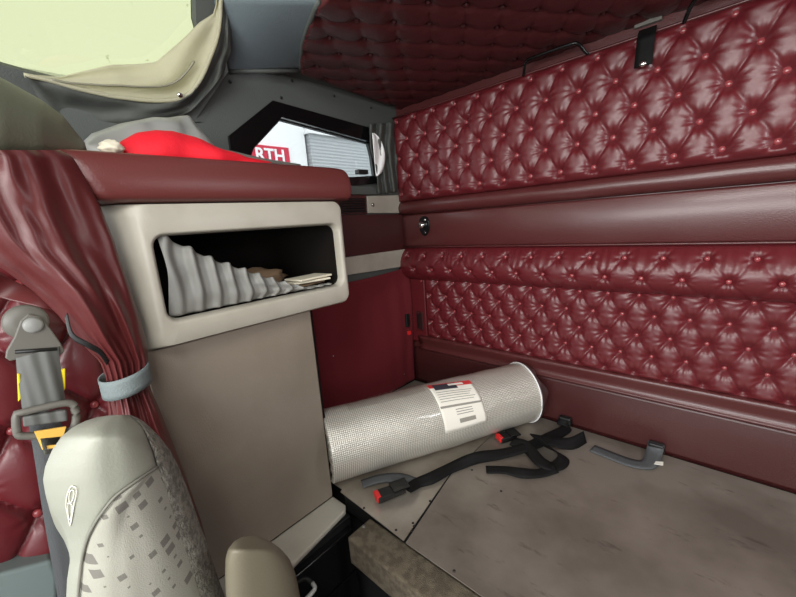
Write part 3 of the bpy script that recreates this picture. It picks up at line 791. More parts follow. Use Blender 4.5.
# burgundy cushion on top
def cushion():
    # cross-section in (x, z), swept along y; near end runs in at a slant
    def sect(y, k):
        xf = XF + 0.012; zb, zt = 1.838, 1.953
        out = []
        prof = [(XW + .01, zb), (xf - .05, zb), (xf - .008, zb + .004), (xf, zb + .014), (xf + .004, zb + .05), (xf - .004, zb + .088), (xf - .016, zt - .004), (xf - .035, zt + .001), (xf - .10, zt + .002), (XW + .01, zt)]
        cx, cz = (XW + xf) / 2, (zb + zt) / 2
        for x, z in prof: out.append((cx + (x - cx) * (0.94 + .06 * k), y, cz + (z - cz) * k if z > zb + .01 else z))
        return out
    ys = [(0.110, .99), (0.135, 1), (0.5, 1), (.78, 1), (.85, .995), (.885, .97), (.902, .88), (.910, .6)]
    vs, fs = [], []; n = 10
    for i, (y, k) in enumerate(ys):
        sec = sect(y, k)
        if i < 2: sec = [(x, yy + (0.055 if j in (1, 2, 3) else 0.04 if j == 4 else .015 if j == 5 else 0) + (.05 if j == 0 else 0), z) for j, (x, yy, z) in enumerate(sec)]
        vs += sec
    for i in range(len(ys) - 1):
        for k in range(n): fs.append((i * n + k, i * n + (k + 1) % n, (i + 1) * n + (k + 1) % n, (i + 1) * n + k))
    fs += [tuple(range(n))[::-1], tuple((len(ys) - 1) * n + k for k in range(n))]
    me = mesh(vs, fs); b_ = bmesh.new(); b_.from_mesh(me); bmesh.ops.recalc_face_normals(b_, faces=b_.faces)
    b_.to_mesh(me); b_.free()
    o = link('top_cushion', me, CUSH); md = o.modifiers.new('b', 'SUBSURF'); md.levels = 1; md.render_levels = 2
    under(o, cab)
cushion()
# gathered cloth pocket across the opening
TOPZ = [(float(p_[1]), float(p_[2])) for p_ in [at(a, b_, 0, XF - .02) for a, b_ in ((156, 235), (178, 244.5), (212, 260), (239, 269), (266, 278), (293, 286), (315, 291), (330, 293))]]
def pocket(u, v_):
    # u along the opening, v 0 top edge .. 1 bottom edge
    topz = TOPZ
    y = TOPZ[0][0] + (TOPZ[-1][0] - TOPZ[0][0]) * u; zt = TOPZ[-1][1]
    for (ya, za), (yb_, zb_) in zip(topz, topz[1:]):
        if ya <= y <= yb_ + 1e-6: zt = za + (zb_ - za) * (y - ya) / (yb_ - ya); break
    ph = 11.5 * u ** 1.15 * 2 * PI + 1.1 * math.sin(5 * v_ + 3 * u) * (1 - .3 * v_)
    crest = (0.5 + 0.5 * math.sin(ph)) ** 2.2
    zt += 0.008 * crest
    z = zt + (1.551 - zt) * v_ if zt > 1.556 else 1.556 - .005 * v_
    x = XF - 0.034 + 0.018 * crest * (1 - 0.5 * v_) + 0.016 * math.sin(PI * v_) + .008 * noise.noise(Vector((u * 9, v_ * 3, 2)))
    return (x, y + 0.004 * (1 - v_) * (1 - u) - .004 * v_ * (1 - u) + .010 * math.sin(3 * v_ + 8 * u) * v_ * (1 - v_) * 2, z)
grid('gathered_pocket', pocket, 300, 24, POCKET, cab, 0.0025)
# things in the locker
ps = [at(226, 262, 0, -1.16), at(262, 262, 0, -1.16), at(318, 289, 0, -1.12)]
def crumpled(name, cx, cy, cz, sx, sy, sz, m, label, cat, seed, rotz=0.0, nu=26):
    def f(u, v_):
        a = 2 * PI * u; b_ = PI * v_
        d = Vector((math.sin(b_) * math.cos(a), math.sin(b_) * math.sin(a), math.cos(b_)))
        k = 1 + 0.30 * noise.noise(d * 2.2 + Vector((seed, 0, 0))) + 0.16 * noise.noise(d * 6 + Vector((0, seed, 0)))
        x, y, z = d.x * sx * k, d.y * sy * k, max(-sz * .9, d.z * sz * k)
        return (cx + x * math.cos(rotz) - y * math.sin(rotz), cy + x * math.sin(rotz) + y * math.cos(rotz), cz + z)
    o = grid(name, f, nu, 16, m, None, 0, close_u=True); tag(o, label, cat); return o
crumpled('crumpled_bag', -1.20, .56, 1.590, .055, .13, .04, PAPERB, 'crumpled brown plastic bag lying inside the open upper locker', 'bag', 2)
for i, (dx, dy, dz, rz, m_, lb) in enumerate(((-.13, .72, 1.563, .25, PAPERB, 'brown sheaf of papers at the bottom of the pile in the open locker'),
                                              (-.12, .735, 1.574, -.12, PAPER, 'cream folded paper in the middle of the pile in the open locker'),
                                              (-.115, .74, 1.584, .1, PAPER, 'topmost cream paper of the pile in the open locker, beside the pocket end'))):
    c_, s_ = math.cos(rz), math.sin(rz); pts = []
    for a, b_ in ((-.045, -.07), (.045, -.07), (.045, .07), (-.045, .07)): pts.append((XF + dx + a * c_ - b_ * s_ + .04, dy + a * s_ + b_ * c_, dz - .006))
    o = prism('folded_paper', pts, (0, 0, .007), m_, None, .002); tag(o, lb, 'paper')

# things on the cushion
def heap(name, pts_px, x, depth, m, label, cat, zb=1.946, wr=0.012, seed=1):
    """soft cloth heap: silhouette given on the plane x, rounded back and front"""
    top = [at(px, py, 0, x) for px, py in pts_px]
    ys = [p_[1] for p_ in top]; zs = [p_[2] for p_ in top]
    def f(u, v_):
        y = ys[0] + (ys[-1] - ys[0]) * u
        z = float(np.interp(y, ys, zs)); a = PI * v_
        n_ = wr * noise.noise(Vector((y * 14, v_ * 4, seed))) * math.sin(PI * u) ** .5
        xx = x + depth * math.cos(a) * (0.35 + .65 * math.sin(PI * min(1, u * 1.0)) ** .5)
        return (xx + n_, y + n_ * .5, zb + max(0, (z - zb)) * math.sin(a) ** 0.6 + n_ * .25 * math.sin(a) )
    o = grid(name, f, 70, 26, m, None, 0.002); tag(o, label, cat); return o
heap('grey_bag', [(76, 149), (92, 134), (120, 124), (150, 119), (186, 117), (196, 129), (212, 150), (216, 156)], -1.27, .10, BAG, 'rumpled grey plastic bag behind the red cloth on the cabinet top', 'bag', 1.944, .02, 3)
heap('red_cloth', [(113, 153), (122, 141), (135, 134), (155, 131), (170, 132), (190, 139), (215, 149), (240, 158), (268, 162)], -1.14, .07, REDCL, 'bright red crumpled cloth lying on the cabinet cushion', 'cloth', 1.944, .012, 6)
crumpled('crumpled_paper', -1.085, .232, 1.966, .018, .024, .015, PAPER, 'small crumpled cream paper at the left end of the red cloth', 'paper', 5)
gb = tube('flexible_conduit', [at(205, 148, 0, -1.25), at(232, 153, 0, -1.22), at(262, 160, 0, -1.2), at(300, 166, 0, -1.2)], .007, GUIDE, None, 5, 8)
tag(gb, 'thin grey flexible cord trailing right from the grey bag on the cabinet top', 'cord')

# ================================================================== SILVER ROLL
ra, rb = np.array([-1.150, .745, .897]), np.array([-0.716, 1.607, .897]); RR = 0.144
rd = (rb - ra) / np.linalg.norm(rb - ra); RL = float(np.linalg.norm(rb - ra)); re1 = np.cross(rd, [0, 0, 1]); re1 /= np.linalg.norm(re1); re2 = np.array([0, 0, 1.0])
def rollp(s_, th, r=RR):
    """s along the roll, th from +e1 (towards the front) up"""
    sag = 1 - 0.012 * (1 + math.sin(9 * s_))
    n_ = 0.0022 * noise.noise(Vector((s_ * 12, math.cos(th) * 2.5, math.sin(th) * 2.5)))
    p_ = ra + rd * s_ + (r * sag + n_) * (math.cos(th) * re1 + math.sin(th) * re2)
    p_[2] = max(p_[2], 0.7545); return p_
roll = empty('insulation_roll', tuple((ra + rb) / 2 * [1, 1, 0] + [0, 0, .752]), 'roll of silver bubble-foil insulation wrapped in clear film, lying on the bunk', 'insulation roll')
def roll_mesh():
    nu, nv = 96, 80; vs, fs, uvs = [], [], []
    for j in range(nv + 1):
        for i in range(nu): vs.append(rollp(RL * j / nv, 2 * PI * i / nu))
    for j in range(nv):
        for i in range(nu):
            fs.append((j * nu + i, j * nu + (i + 1) % nu, (j + 1) * nu + (i + 1) % nu, (j + 1) * nu + i))
            uvs += [(RL * jj / nv, 2 * PI * RR * ii / nu) for ii, jj in ((i, j), (i + 1, j), (i + 1, j + 1), (i, j + 1))]
    # spiral-looking recessed ends
    for end, j in ((0, 0), (1, nv)):
        base = j * nu; prev = [base + i for i in range(nu)]; c_ = ra + rd * (RL if end else 0)
        for k, (rr, dp) in enumerate(((.93, -.004), (.80, .006), (.66, -.002), (.52, .006), (.38, -.002), (.22, .012), (.05, .012))):
            cur = []
            for i in range(nu):
                th = 2 * PI * i / nu; cur.append(len(vs))
                vs.append(c_ + rd * (dp if not end else -dp) + RR * rr * (math.cos(th) * re1 + math.sin(th) * re2))
            for i in range(nu):
                fs.append((prev[i], prev[(i + 1) % nu], cur[(i + 1) % nu], cur[i])); uvs += [(k * .01, i * .01)] * 4
            prev = cur
        fs.append(tuple(prev)); uvs += [(0, 0)] * nu
    me = mesh(vs, fs); uvl = me.uv_layers.new(name='UVMap')
    uvl.data.foreach_set('uv', [c_ for uv in uvs for c_ in uv])
    o = link('foil_roll', me, FOIL); under(o, roll)
    b_ = bmesh.new(); b_.from_mesh(me); bmesh.ops.recalc_face_normals(b_, faces=b_.faces); b_.to_mesh(me); b_.free()
roll_mesh()
# white band round the right end and loose film
def ring_on_roll(name, s_, r, tr_, m, lean=0.0):
    pts = []
    for k in range(40):
        th = 2 * PI * k / 40; q_ = ra + rd * (s_ + lean * math.cos(th)) + r * (math.cos(th) * re1 + math.sin(th) * re2); q_[2] = max(q_[2], .757); pts.append(q_)
    pts.append(pts[0]); return tube(name, pts, tr_, m, roll, 1, 6, closed=True)
ring_on_roll('white_band', RL - .005, RR + .0005, .0032, WHITE, -.006)
CLEAR = glass_mat('clear_film', (0.93, 0.93, 0.91)); CLEAR.node_tree.nodes['Mix Shader'].inputs[0].default_value = 0.4
CLEAR.node_tree.nodes['Glossy BSDF'].inputs['Roughness'].default_value = 0.3
def film(u, v_):
    th = 2 * PI * u; k = 1.01 - 0.28 * v_ ** 2 + 0.05 * v_ * noise.noise(Vector((math.cos(th) * 3, math.sin(th) * 3, v_ * 2)))
    s_ = RL - .01 + .06 * v_ + .012 * v_ * math.sin(5 * th)
    q_ = ra + rd * s_ + RR * k * (math.cos(th) * re1 + math.sin(th) * re2); q_[2] = max(q_[2], .7565); return q_
grid('clear_film', film, 60, 8, CLEAR, roll, 0, close_u=True)
def ruck(u, v_):
    s_ = .10 + .34 * u; th = math.radians(78 + 34 * v_)
    hgt = 0.002 + 0.020 * math.sin(PI * u) * math.sin(PI * v_) * (0.5 + noise.noise(Vector((u * 9, v_ * 3, 4))))
    return rollp(s_, th, RR + hgt)
FILM2 = glass_mat('thin_clear_film', (.97, .97, .96)); FILM2.node_tree.nodes['Mix Shader'].inputs[0].default_value = 0.12; FILM2.node_tree.nodes['Glossy BSDF'].inputs['Roughness'].default_value = .15
grid('film_ruck', ruck, 60, 12, FILM2, roll, 0)
# label sheet, wrapped on the surface: s range, th range found from the photograph
def find(px, py):
    best = None
    for s_ in np.linspace(0, RL, 160):
        for th in np.linspace(0.0, 2.4, 130):
            p_ = ra + rd * s_ + RR * .985 * (math.cos(th) * re1 + math.sin(th) * re2) - EYE
            c_ = AX.T @ p_; e = (398 + FPX * c_[0] / c_[2] - px) ** 2 + (298.5 + FPX * c_[1] / c_[2] - py) ** 2
            if best is None or e < best[0]: best = (e, s_, th)
    return best[1:]
LBL = [find(426, 387.5), find(469, 381), find(487, 421), find(445, 434)]
def lab(u, v_, off=.003):
    (s0, t0), (s1, t1), (s2, t2), (s3, t3) = LBL
    s_ = (s0 * (1 - u) + s1 * u) * (1 - v_) + (s3 * (1 - u) + s2 * u) * v_
    th = (t0 * (1 - u) + t1 * u) * (1 - v_) + (t3 * (1 - u) + t2 * u) * v_
    return rollp(s_, th, RR + off)
lb_ = grid('label_sheet', lambda u, v_: lab(u, v_, .0028), 16, 16, LABELW, roll, 0.0006)
def lpatch(name, u0_, u1_, v0_, v1_, m, off=.0038):
    o = grid(name, lambda u, v_: lab(u0_ + (u1_ - u0_) * u, v0_ + (v1_ - v0_) * v_, off), 8, 6, m, None)
    o.parent = lb_; o.matrix_parent_inverse = Matrix.Identity(4); return o
lpatch('red_header', 0.0, 1.0, 0.0, .13, LABELR)
lpatch('dark_picture', .10, .62, .03, .20, LABELD, .0044)
lpatch('pale_title', .45, .80, .05, .11, LABELW, .005)
for k in range(5): lpatch('text_line', .08, .90 - .05 * (k % 3), .25 + k * .05, .262 + k * .05, LABELG)
lpatch('text_line', .02, .98, .535, .575, LABELG)
for k in range(3): lpatch('text_line', .33, .72, .62 + k * .045, .635 + k * .045, LABELG)
lpatch('grey_code_block', .36, .74, .80, .88, LABELG)

# ================================================================== SLEEPER RESTRAINT BELTS on the plates
ZT = 0.757
def g(px, py, z=ZT): return tuple(at(px, py, 2, z))
def belt(name, pts, label, width=.046, tw=None, m=WEB):
    r = empty(name, (pts[0][0], pts[0][1], ZT - .003), label, 'belt')
    n = len(pts); wd = []
    for i in range(n):
        a, b_ = np.array(pts[max(0, i - 1)]), np.array(pts[min(n - 1, i + 1)]); d = b_ - a; d[2] = 0; d /= np.linalg.norm(d) + 1e-9
        w_ = np.array([-d[1], d[0], 0.0]); t_ = tw[i] if tw else 0
        wd.append(w_ * math.cos(t_) + np.array([0, 0, 1]) * math.sin(t_))
    # lift tilted parts so that their edge stays on the plate
    pts = [(p_[0], p_[1], max(p_[2], ZT + abs(wd[i][2]) * width / 2)) for i, p_ in enumerate(pts)]
    ribbon('webbing', pts, wd, width, m, r, .0025); return r
def buckle(root, px, py, px2, py2, name='buckle'):
    a, b_ = np.array(g(px, py)), np.array(g(px2, py2)); d = (b_ - a); L_ = np.linalg.norm(d); d /= L_; w_ = np.array([-d[1], d[0], 0])
    def pt(s_, t_, z): p_ = a + d * s_ + w_ * t_; return (p_[0], p_[1], z)
    W2 = .026
    body = prism(name, [pt(0, -W2, ZT), pt(L_, -W2 * .8, ZT), pt(L_, W2 * .8, ZT), pt(0, W2, ZT)], (0, 0, .024), BLACK, root, .006, 3)
    rb_ = prism('release_button', [pt(-.006, -W2 * .8, ZT + .004), pt(.012, -W2 * .8, ZT + .004), pt(.012, W2 * .8, ZT + .004), pt(-.006, W2 * .8, ZT + .004)], (0, 0, .0215), REDP, root, .003)
    rb_.parent = body; rb_.matrix_parent_inverse = Matrix.Identity(4)
    t_ = prism('tongue_loop', [pt(L_ * .55, -W2 * 1.15, ZT + .022), pt(L_ * 1.15, -W2 * 1.15, ZT + .022), pt(L_ * 1.15, W2 * 1.15, ZT + .022), pt(L_ * .55, W2 * 1.15, ZT + .022)], (0, 0, .008), BLACKG, root, .003)
b1 = belt('bunk_belt', [g(406, 490, ZT + .02), g(418, 484), g(432, 478, ZT + .01), g(452, 469), g(476, 462), g(500, 456), g(524, 448, ZT + .012), g(548, 441), g(566, 430), (-.535, 1.63, .775), (-.53, 1.655, .80)],
          'long black restraint belt whose red-tipped buckle lies near the left edge of the bunk', .046, [0, .2, .5, .3, .9, .4, .2, .6, .3, 0, 0])
buckle(b1, 377, 500, 404, 490)
b2 = belt('bunk_belt', [g(512, 441, ZT + .014), g(526, 447, ZT + .012), g(541, 462, ZT + .016), g(556, 466, ZT + .006), g(563, 458, ZT + .006), g(545, 446, ZT + .014), g(534, 438, ZT + .02), g(548, 441, ZT + .03), g(570, 444, ZT + .016), g(585, 441, ZT + .004)],
          'short tangled black belt with a red-tipped buckle beside the end of the silver roll', .05, [.2, .6, .2, .1, .5, 1.0, .4, .2, .8, 1.2])
buckle(b2, 499, 441, 515, 437)
b3 = belt('bunk_belt', [g(486, 470), g(505, 470, ZT + .004), g(522, 473, ZT + .012), g(540, 474), g(556, 468, ZT + .01)],
          'loose flat black belt end lying in front of the tangled belts', .04, [.1, .1, .5, .2, .3])
b4 = belt('bunk_belt', [g(592, 448, ZT), g(612, 456, ZT), g(632, 463), g(648, 464, ZT + .003), (-.178, 1.625, .772), (-.175, 1.655, .80)],
          'flat dark grey belt with a white tag, looped at the foot of the back wall', .055, [0, 0, 0, 0, 0, 0], WEBD)
p = g(659, 464, ZT + .006); o = prism('white_tag', [(p[0] - .014, p[1] - .012, p[2]), (p[0] + .014, p[1] - .008, p[2] + .004), (p[0] + .012, p[1] + .012, p[2] + .006), (p[0] - .012, p[1] + .008, p[2])], (0, 0, .002), LABELW, b4)
for x_, rt, lb in ((-.53, b1, 0), (-.175, b4, 1)):
    pts = [(x_ - .026, 1.672, .80), (x_ + .026, 1.672, .80), (x_ + .030, 1.672, .765), (x_ - .030, 1.672, .765)]
    prism('anchor_loop', pts, (0, -.030, 0), BLACK, rt, .008, 3)
# flap of webbing poking from beneath the roll
b5 = belt('bunk_belt', [g(362, 484), g(380, 479), g(400, 478), g(416, 482)], 'dark grey belt end poking out from beneath the silver roll', .045, [0, .1, .1, 0], WEBD)

# ================================================================== PILLAR, CURTAIN, SEAT BELT (left edge)
pp = empty('tufted_pillar_panel', (XW, -.05, .5), 'burgundy button-tufted leather panel behind the hanging seat belt', 'wall panel')
PO = np.array([XW + .004, -0.42, .50]); PL, PH = .60, 1.25
tuft_panel('tufted_leather', PO, (0, 1, 0), (0, 0, 1), (1, 0, 0), PL, PH, 0.02, (.185, .135, (-0.062 - PO[1]) % .185, (1.252 - PO[2]) % .27, .03, .014, .022, .003, 9), LEATHER, pp, .007, .03, back=.003)
bl = []
for j in range(-1, 12):
    for i in range(-1, 6):
        u = (-0.062 - PO[1]) % .185 + (i + .5 * (j % 2)) * .185; v_ = (1.252 - PO[2]) % .27 + j * .135
        if .03 < u < PL - .03 and .03 < v_ < PH - .03: bl.append((PO[0] + .018, PO[1] + u, PO[2] + v_))
bo = link('button', button_mesh(.012, (1, 0, 0)), BUTTON); copies(bo, pp, bl)
db = prism('door_armrest', [at(-60, 590, 0, XW + .1), at(52, 560, 0, XW + .1), at(58, 575, 0, XW + .1), at(58, 640, 0, XW + .1), at(-60, 640, 0, XW + .1)], (-.085, 0, 0), DOORG, None, .012, 3)
tag(db, 'teal-grey plastic door armrest in the bottom left corner', 'armrest')

# curtain: edges (px left, px right) per height on plane X
cur = empty('sleeper_curtain', (-1.08, .16, .60), 'burgundy vinyl curtain gathered by a grey strap, beside the beige cabinet', 'curtain')
CX = -1.04
rows = [(150, -75, 60), (156, -74, 72), (175, -70, 84), (205, -60, 100), (240, -35, 114), (262, -8, 121), (290, 32, 131), (315, 58, 139), (340, 78, 146), (362, 100, 149), (378, 106, 148), (392, 106, 152), (410, 108, 160), (440, 110, 172), (480, 114, 187), (520, 122, 201), (560, 132, 211), (600, 142, 220), (680, 160, 236), (800, 180, 255)]
def curtf(u, v_):
    y_ = 150 + (800 - 150) * v_
    l_ = float(np.interp(y_, [r_[0] for r_ in rows], [r_[1] for r_ in rows])); r_e = float(np.interp(y_, [r_[0] for r_ in rows], [r_[2] for r_ in rows]))
    a = 2 * PI * u; side = math.cos(a); dep = math.sin(a)
    z0_ = at(l_, y_, 0, CX)[2]
    pinch = math.exp(-((y_ - 378) / 45) ** 2); low = smooth01((y_ - 390) / 120)
    dd = 0.060 - 0.028 * pinch
    s_ = side; sh = 1.2 * math.sin(v_ * 7 + 1)
    fold = (0.011 * math.sin(s_ * 5.5 + sh + v_ * 9) + 0.0035 * math.sin(s_ * 17 + 4 * math.sin(5 * v_)) + 0.030 * noise.noise(Vector((s_ * 2.0, z0_ * 4, 1))) + .003 * noise.noise(Vector((s_ * 6, z0_ * 22, 4)))) * (1 - .55 * pinch)
    fold += 0.005 * pinch * math.sin(s_ * 24)
    x = CX + .02 * low + dd * dep + (fold if dep > 0 else -fold * .3) * (abs(dep) ** .5)
    return at((l_ + r_e) / 2 + (r_e - l_) / 2 * side, y_, 0, x)
grid('curtain_cloth', curtf, 220, 170, CURT, cur, 0, close_u=True)
# loose flap at the left above the belt guide
def flap(u, v_):
    px = -50 + 120 * u + 25 * v_ * u; py = 250 + 58 * u + (12 + 24 * (1 - u)) * v_
    return at(px, py, 0, -1.13 + .02 * math.sin(u * 9 + v_ * 2) + .01 * v_)
grid('loose_fold', flap, 40, 16, CURT, cur, .002)
# tie strap
def strapf(u, v_):
    a = 2 * PI * u; e0, e1 = at(98, 378, 0, CX), at(151, 378, 0, CX); cy, hw = (e0[1] + e1[1]) / 2, (e1[1] - e0[1]) / 2
    zt, zb = at(125, 370, 0, CX)[2], at(125, 389, 0, CX)[2]
    return (CX - .0 + .058 * math.sin(a), cy + hw * 1.0 * math.cos(a), zt + (zb - zt) * v_ + .008 * math.cos(a))
tst = grid('tie_strap', strapf, 40, 4, mat('grey_strap', (112, 122, 122), .7, bump=.4, bscale=300), cur, .003, close_u=True); tst['label'] = 'grey hook-and-loop strap'
p1, p2 = at(66, 318, 0, CX + .05), at(72, 342, 0, CX + .05)
ribbon('dark_tab', [at(66, 315, 0, CX + .03), at(72, 335, 0, CX + .04), at(88, 345, 0, CX + .045), at(100, 352, 0, CX + .04), at(108, 363, 0, CX + .03)], [(0, .5, .7)] * 5, .011, BLACK, cur, .002)
# moulded grey header that the curtain hangs from
def header(u, v_):
    up = [(-90, 42), (0, 78), (40, 100), (62, 116), (84, 143)]; lo = [(-90, 156), (0, 155), (40, 154), (62, 153), (86, 150)]
    t = u * 4; i = min(3, int(t)); f_ = t - i
    a = [up[i][k] + (up[i + 1][k] - up[i][k]) * f_ for k in (0, 1)]; b_ = [lo[i][k] + (lo[i + 1][k] - lo[i][k]) * f_ for k in (0, 1)]
    w_ = 0.5 - 0.5 * math.cos(PI * v_)
    return at(a[0] + (b_[0] - a[0]) * w_, a[1] + (b_[1] - a[1]) * w_, 0, -1.12 + .10 * math.sin(PI * v_) ** .7 * (1 - .6 * u) + .145 * v_ * (1 - .5 * u) - .10 * u)
hd = grid('curtain_header', header, 24, 16, mat('grey_green_moulding', (100, 101, 84), .5, bump=.2, bscale=200), None, .004)
tag(hd, 'rounded grey-green moulding at the left edge above the burgundy curtain', 'moulding')

# seat belt on the pillar
BX = -1.36
sb = empty('seat_belt', tuple(at(40, 340, 0, BX)), 'grey seat belt hanging from its upper guide in front of the tufted pillar', 'seat belt')
gp = [(28, 313), (40, 316), (50, 328), (60, 342), (64, 350), (60, 354), (48, 355), (24, 357), (10, 360), (5, 357), (6, 350), (14, 336), (20, 320)]
prism('guide_plate', [at(a, b_, 0, BX) for a, b_ in gp], (.016, 0, 0), GUIDE, sb, .004, 3)
lathe('guide_cap', [(.045, -.012), (.045, 0), (.04, .008), (.02, .010), (.001, .010)], at(26, 322, 0, BX), (1, 0, 0), GUIDE, sb)
lathe('bolt', [(.020, 0), (.020, .006), (.015, .010), (.001, .011)], at(33, 325, 0, BX + .016), (1, 0, 0), mat('light_grey_plastic', (150, 150, 146), .4), sb)
yv = (0, 1, 0.06)
tube('slot_bar', [at(15, 352, 0, BX + .02), at(57, 349, 0, BX + .02)], .005, BLACK, sb, 1, 8)
ribbon('webbing', [at(38, 352, 0, BX + .02), at(39, 365, 0, BX + .024), at(43, 395, 0, BX + .03), at(45, 412, 0, BX + .032)], [yv] * 4, .084, WEBG, sb, .003)
for a in ([(17, 373), (20, 373), (21, 398), (18, 401)], [(60, 369), (65, 368), (65, 388), (62, 392)]):
    prism('yellow_tab', [at(*q_, 0, BX + .02) for q_ in a], (.008, 0, 0), YELL, sb, .002)
ribbon('lower_webbing', [at(44, 414, 0, BX + .0), at(50, 450, 0, BX - .0), at(59, 510, 0, BX + .0), at(70, 575, 0, BX), at(80, 640, 0, BX)], [(0, 1, .12)] * 5, .066, WEBD, sb, .003)
# tongue: ring frame with a chrome blade
tn = [(16, 414), (66, 403), (75, 410), (75, 424), (66, 432), (24, 436), (17, 430)]
tp = [at(a, b_, 0, BX + .04) for a, b_ in tn]; tube('tongue_frame', tp + [tp[0]], .0095, GUIDE, sb, 5, 10, closed=True)
prism('belt_loop', [at(a, b_, 0, BX + .03) for a, b_ in [(22, 415), (66, 408), (67, 419), (23, 425)]], (.02, 0, 0), WEBG, sb, .006, 3)
prism('amber_plate', [at(a, b_, 0, BX + .056) for a, b_ in [(34, 431), (66, 426), (62, 440), (57, 447), (42, 449)]], (.006, 0, 0), GOLD, sb, .001)
blade = ring = None
bl_o = [(40, 438), (60, 436), (59, 452), (44, 454)]; bl_i = [(46, 445), (55, 444), (55, 449), (47, 450)]
ring_prism('chrome_blade', [yz(a, b_, BX + .060) for a, b_ in bl_o], [yz(a, b_, BX + .060) for a, b_ in bl_i], BX + .060, BX + .065, CHROME, sb)

# ================================================================== SEAT
seat = empty('cab_seat', (-.85, .05, 0.0), 'grey high-backed cab seat with square-patterned cloth, at the bottom left', 'seat')
# rows: y px, left edge, seam (vinyl|cloth), cloth right edge, rough edge
SR = [(415, 112, 127, 127, 129), (417, 98, 131, 131, 136), (421, 85, 137, 137, 143), (427, 73, 142.5, 142.5, 150), (436, 62, 147, 147, 159), (450, 52, 153, 153, 170), (467, 45, 157.5, 158, 179),
      (480, 43, 138, 163, 184), (495, 45.5, 117, 168, 190), (510, 51, 104, 172, 195), (525, 61, 94, 177, 200), (540, 67, 87, 182, 206), (560, 70, 82, 189, 212), (580, 67, 79.5, 195, 219), (600, 66, 78, 201, 226), (660, 64, 76, 220, 246), (760, 62, 72, 246, 276)]
SX = -0.66
def seat_x(px, l_, r_):
    s_ = (px - l_) / max(1, (r_ - l_)); e = min(s_, 1 - s_); return SX - .085 * (1 - math.sin(PI / 2 * min(1, max(0, e) / .45) ** .8))
def seat_pt(px, py, extra=0.0):
    r_ = [float(np.interp(py, [q_[0] for q_ in SR], [q_[k] for q_ in SR])) for k in range(5)]
    x = seat_x(px, r_[1], r_[4]) - .07 * max(0, (440 - py) / 25) ** 1.6 + extra
    return at(px, py, 0, x)
def seat_strip(name, ka, kb, m, nu, nv, y0_, y1_, groove=True):
    def f(u, v_):
        py = y0_ + (y1_ - y0_) * (v_ ** 1.35)
        a, b_ = [float(np.interp(py, [q_[0] for q_ in SR], [q_[k] for q_ in SR])) for k in (ka, kb)]
        w_ = b_ - a; ex = 0
        if groove: ex = -.006 * (math.exp(-u * w_ / 1.5) * (ka == 2) + math.exp(-(1 - u) * w_ / 1.5) * (kb in (2,)))
        if ka == 3: ex = .006 * math.sin(PI * u) + .003 * noise.noise(Vector((u * 6, py * .3, 0)))
        if ka == 2 and kb == 3: ex += .004 * min(1, w_ / 30) * math.sin(PI * min(1, u * 3))
        return seat_pt(a + w_ * u, py, ex)
    return grid(name, f, nu, nv, m, seat, 0)
seat_strip('vinyl_bolster', 1, 2, SEATV, 30, 90, 415, 760)
seat_strip('cloth_face', 2, 3, SEATF, 24, 90, 466, 760)
sf = seat_strip('fuzzy_edge', 3, 4, SEATR, 12, 100, 415, 760); sf['label'] = 'worn fuzzy grey edge'
# back shell closing the shape toward the wall
def shell(u, v_):
    k = v_
    side = [(q_[1], q_[0]) for q_ in SR[::-1]] + [(q_[4], q_[0]) for q_ in SR]
    t = u * (len(side) - 1); i = min(len(side) - 2, int(t)); fr = t - i
    px = side[i][0] + (side[i + 1][0] - side[i][0]) * fr; py = side[i][1] + (side[i + 1][1] - side[i][1]) * fr
    p_ = seat_pt(px, py); c_ = seat_pt(130, 640); q_ = p_.copy(); q_ = at(px + (130 - px) * .05 * k, py + (16 + 70 * smooth01((470 - py) / 60)) * k, 0, q_[0] - .24 * k)
    return q_
grid('back_shell', shell, 120, 10, SEATV, seat, 0)
tube('seam_piping', [seat_pt(a, b_, .003) for a, b_ in ((157.5, 467), (138, 480), (117, 495), (104, 510), (94, 525), (87, 540), (82, 560), (79.5, 580), (78, 600), (76, 660))], .0022, mat('seam_grey', (120, 118, 108), .7), seat, 5, 6)
# embroidered emblem on the bolster: long nested loops
def emb(pts, r_=.0006): return tube('emblem_stitching', [seat_pt(a, b_, .003) for a, b_ in pts], r_, LABELW, seat, 5, 6)
emb([(72, 486), (76, 488), (76, 496), (73, 508), (71, 520), (70, 526), (68, 516), (66, 506), (67, 496), (70, 488), (72, 486)])
emb([(72, 490), (74, 492), (73, 499), (70, 503), (69, 498), (70, 492), (72, 490)])
emb([(68, 503), (72, 505), (72, 512), (70, 520), (68, 512), (68, 503)])
emb([(75, 500), (73, 512), (71, 524)])
# cushion and pedestal, out of the frame below
box('seat_cushion', -1.05, -.62, -.50, .04, .42, .58, SEATF, seat, .04, 4)
box('pedestal', -.98, -.70, -.42, .10, .0, .42, BLACK, seat, .02, 2)
box('back_post', -1.0, -.75, .0, .12, .40, .75, BLACK, seat, .01)
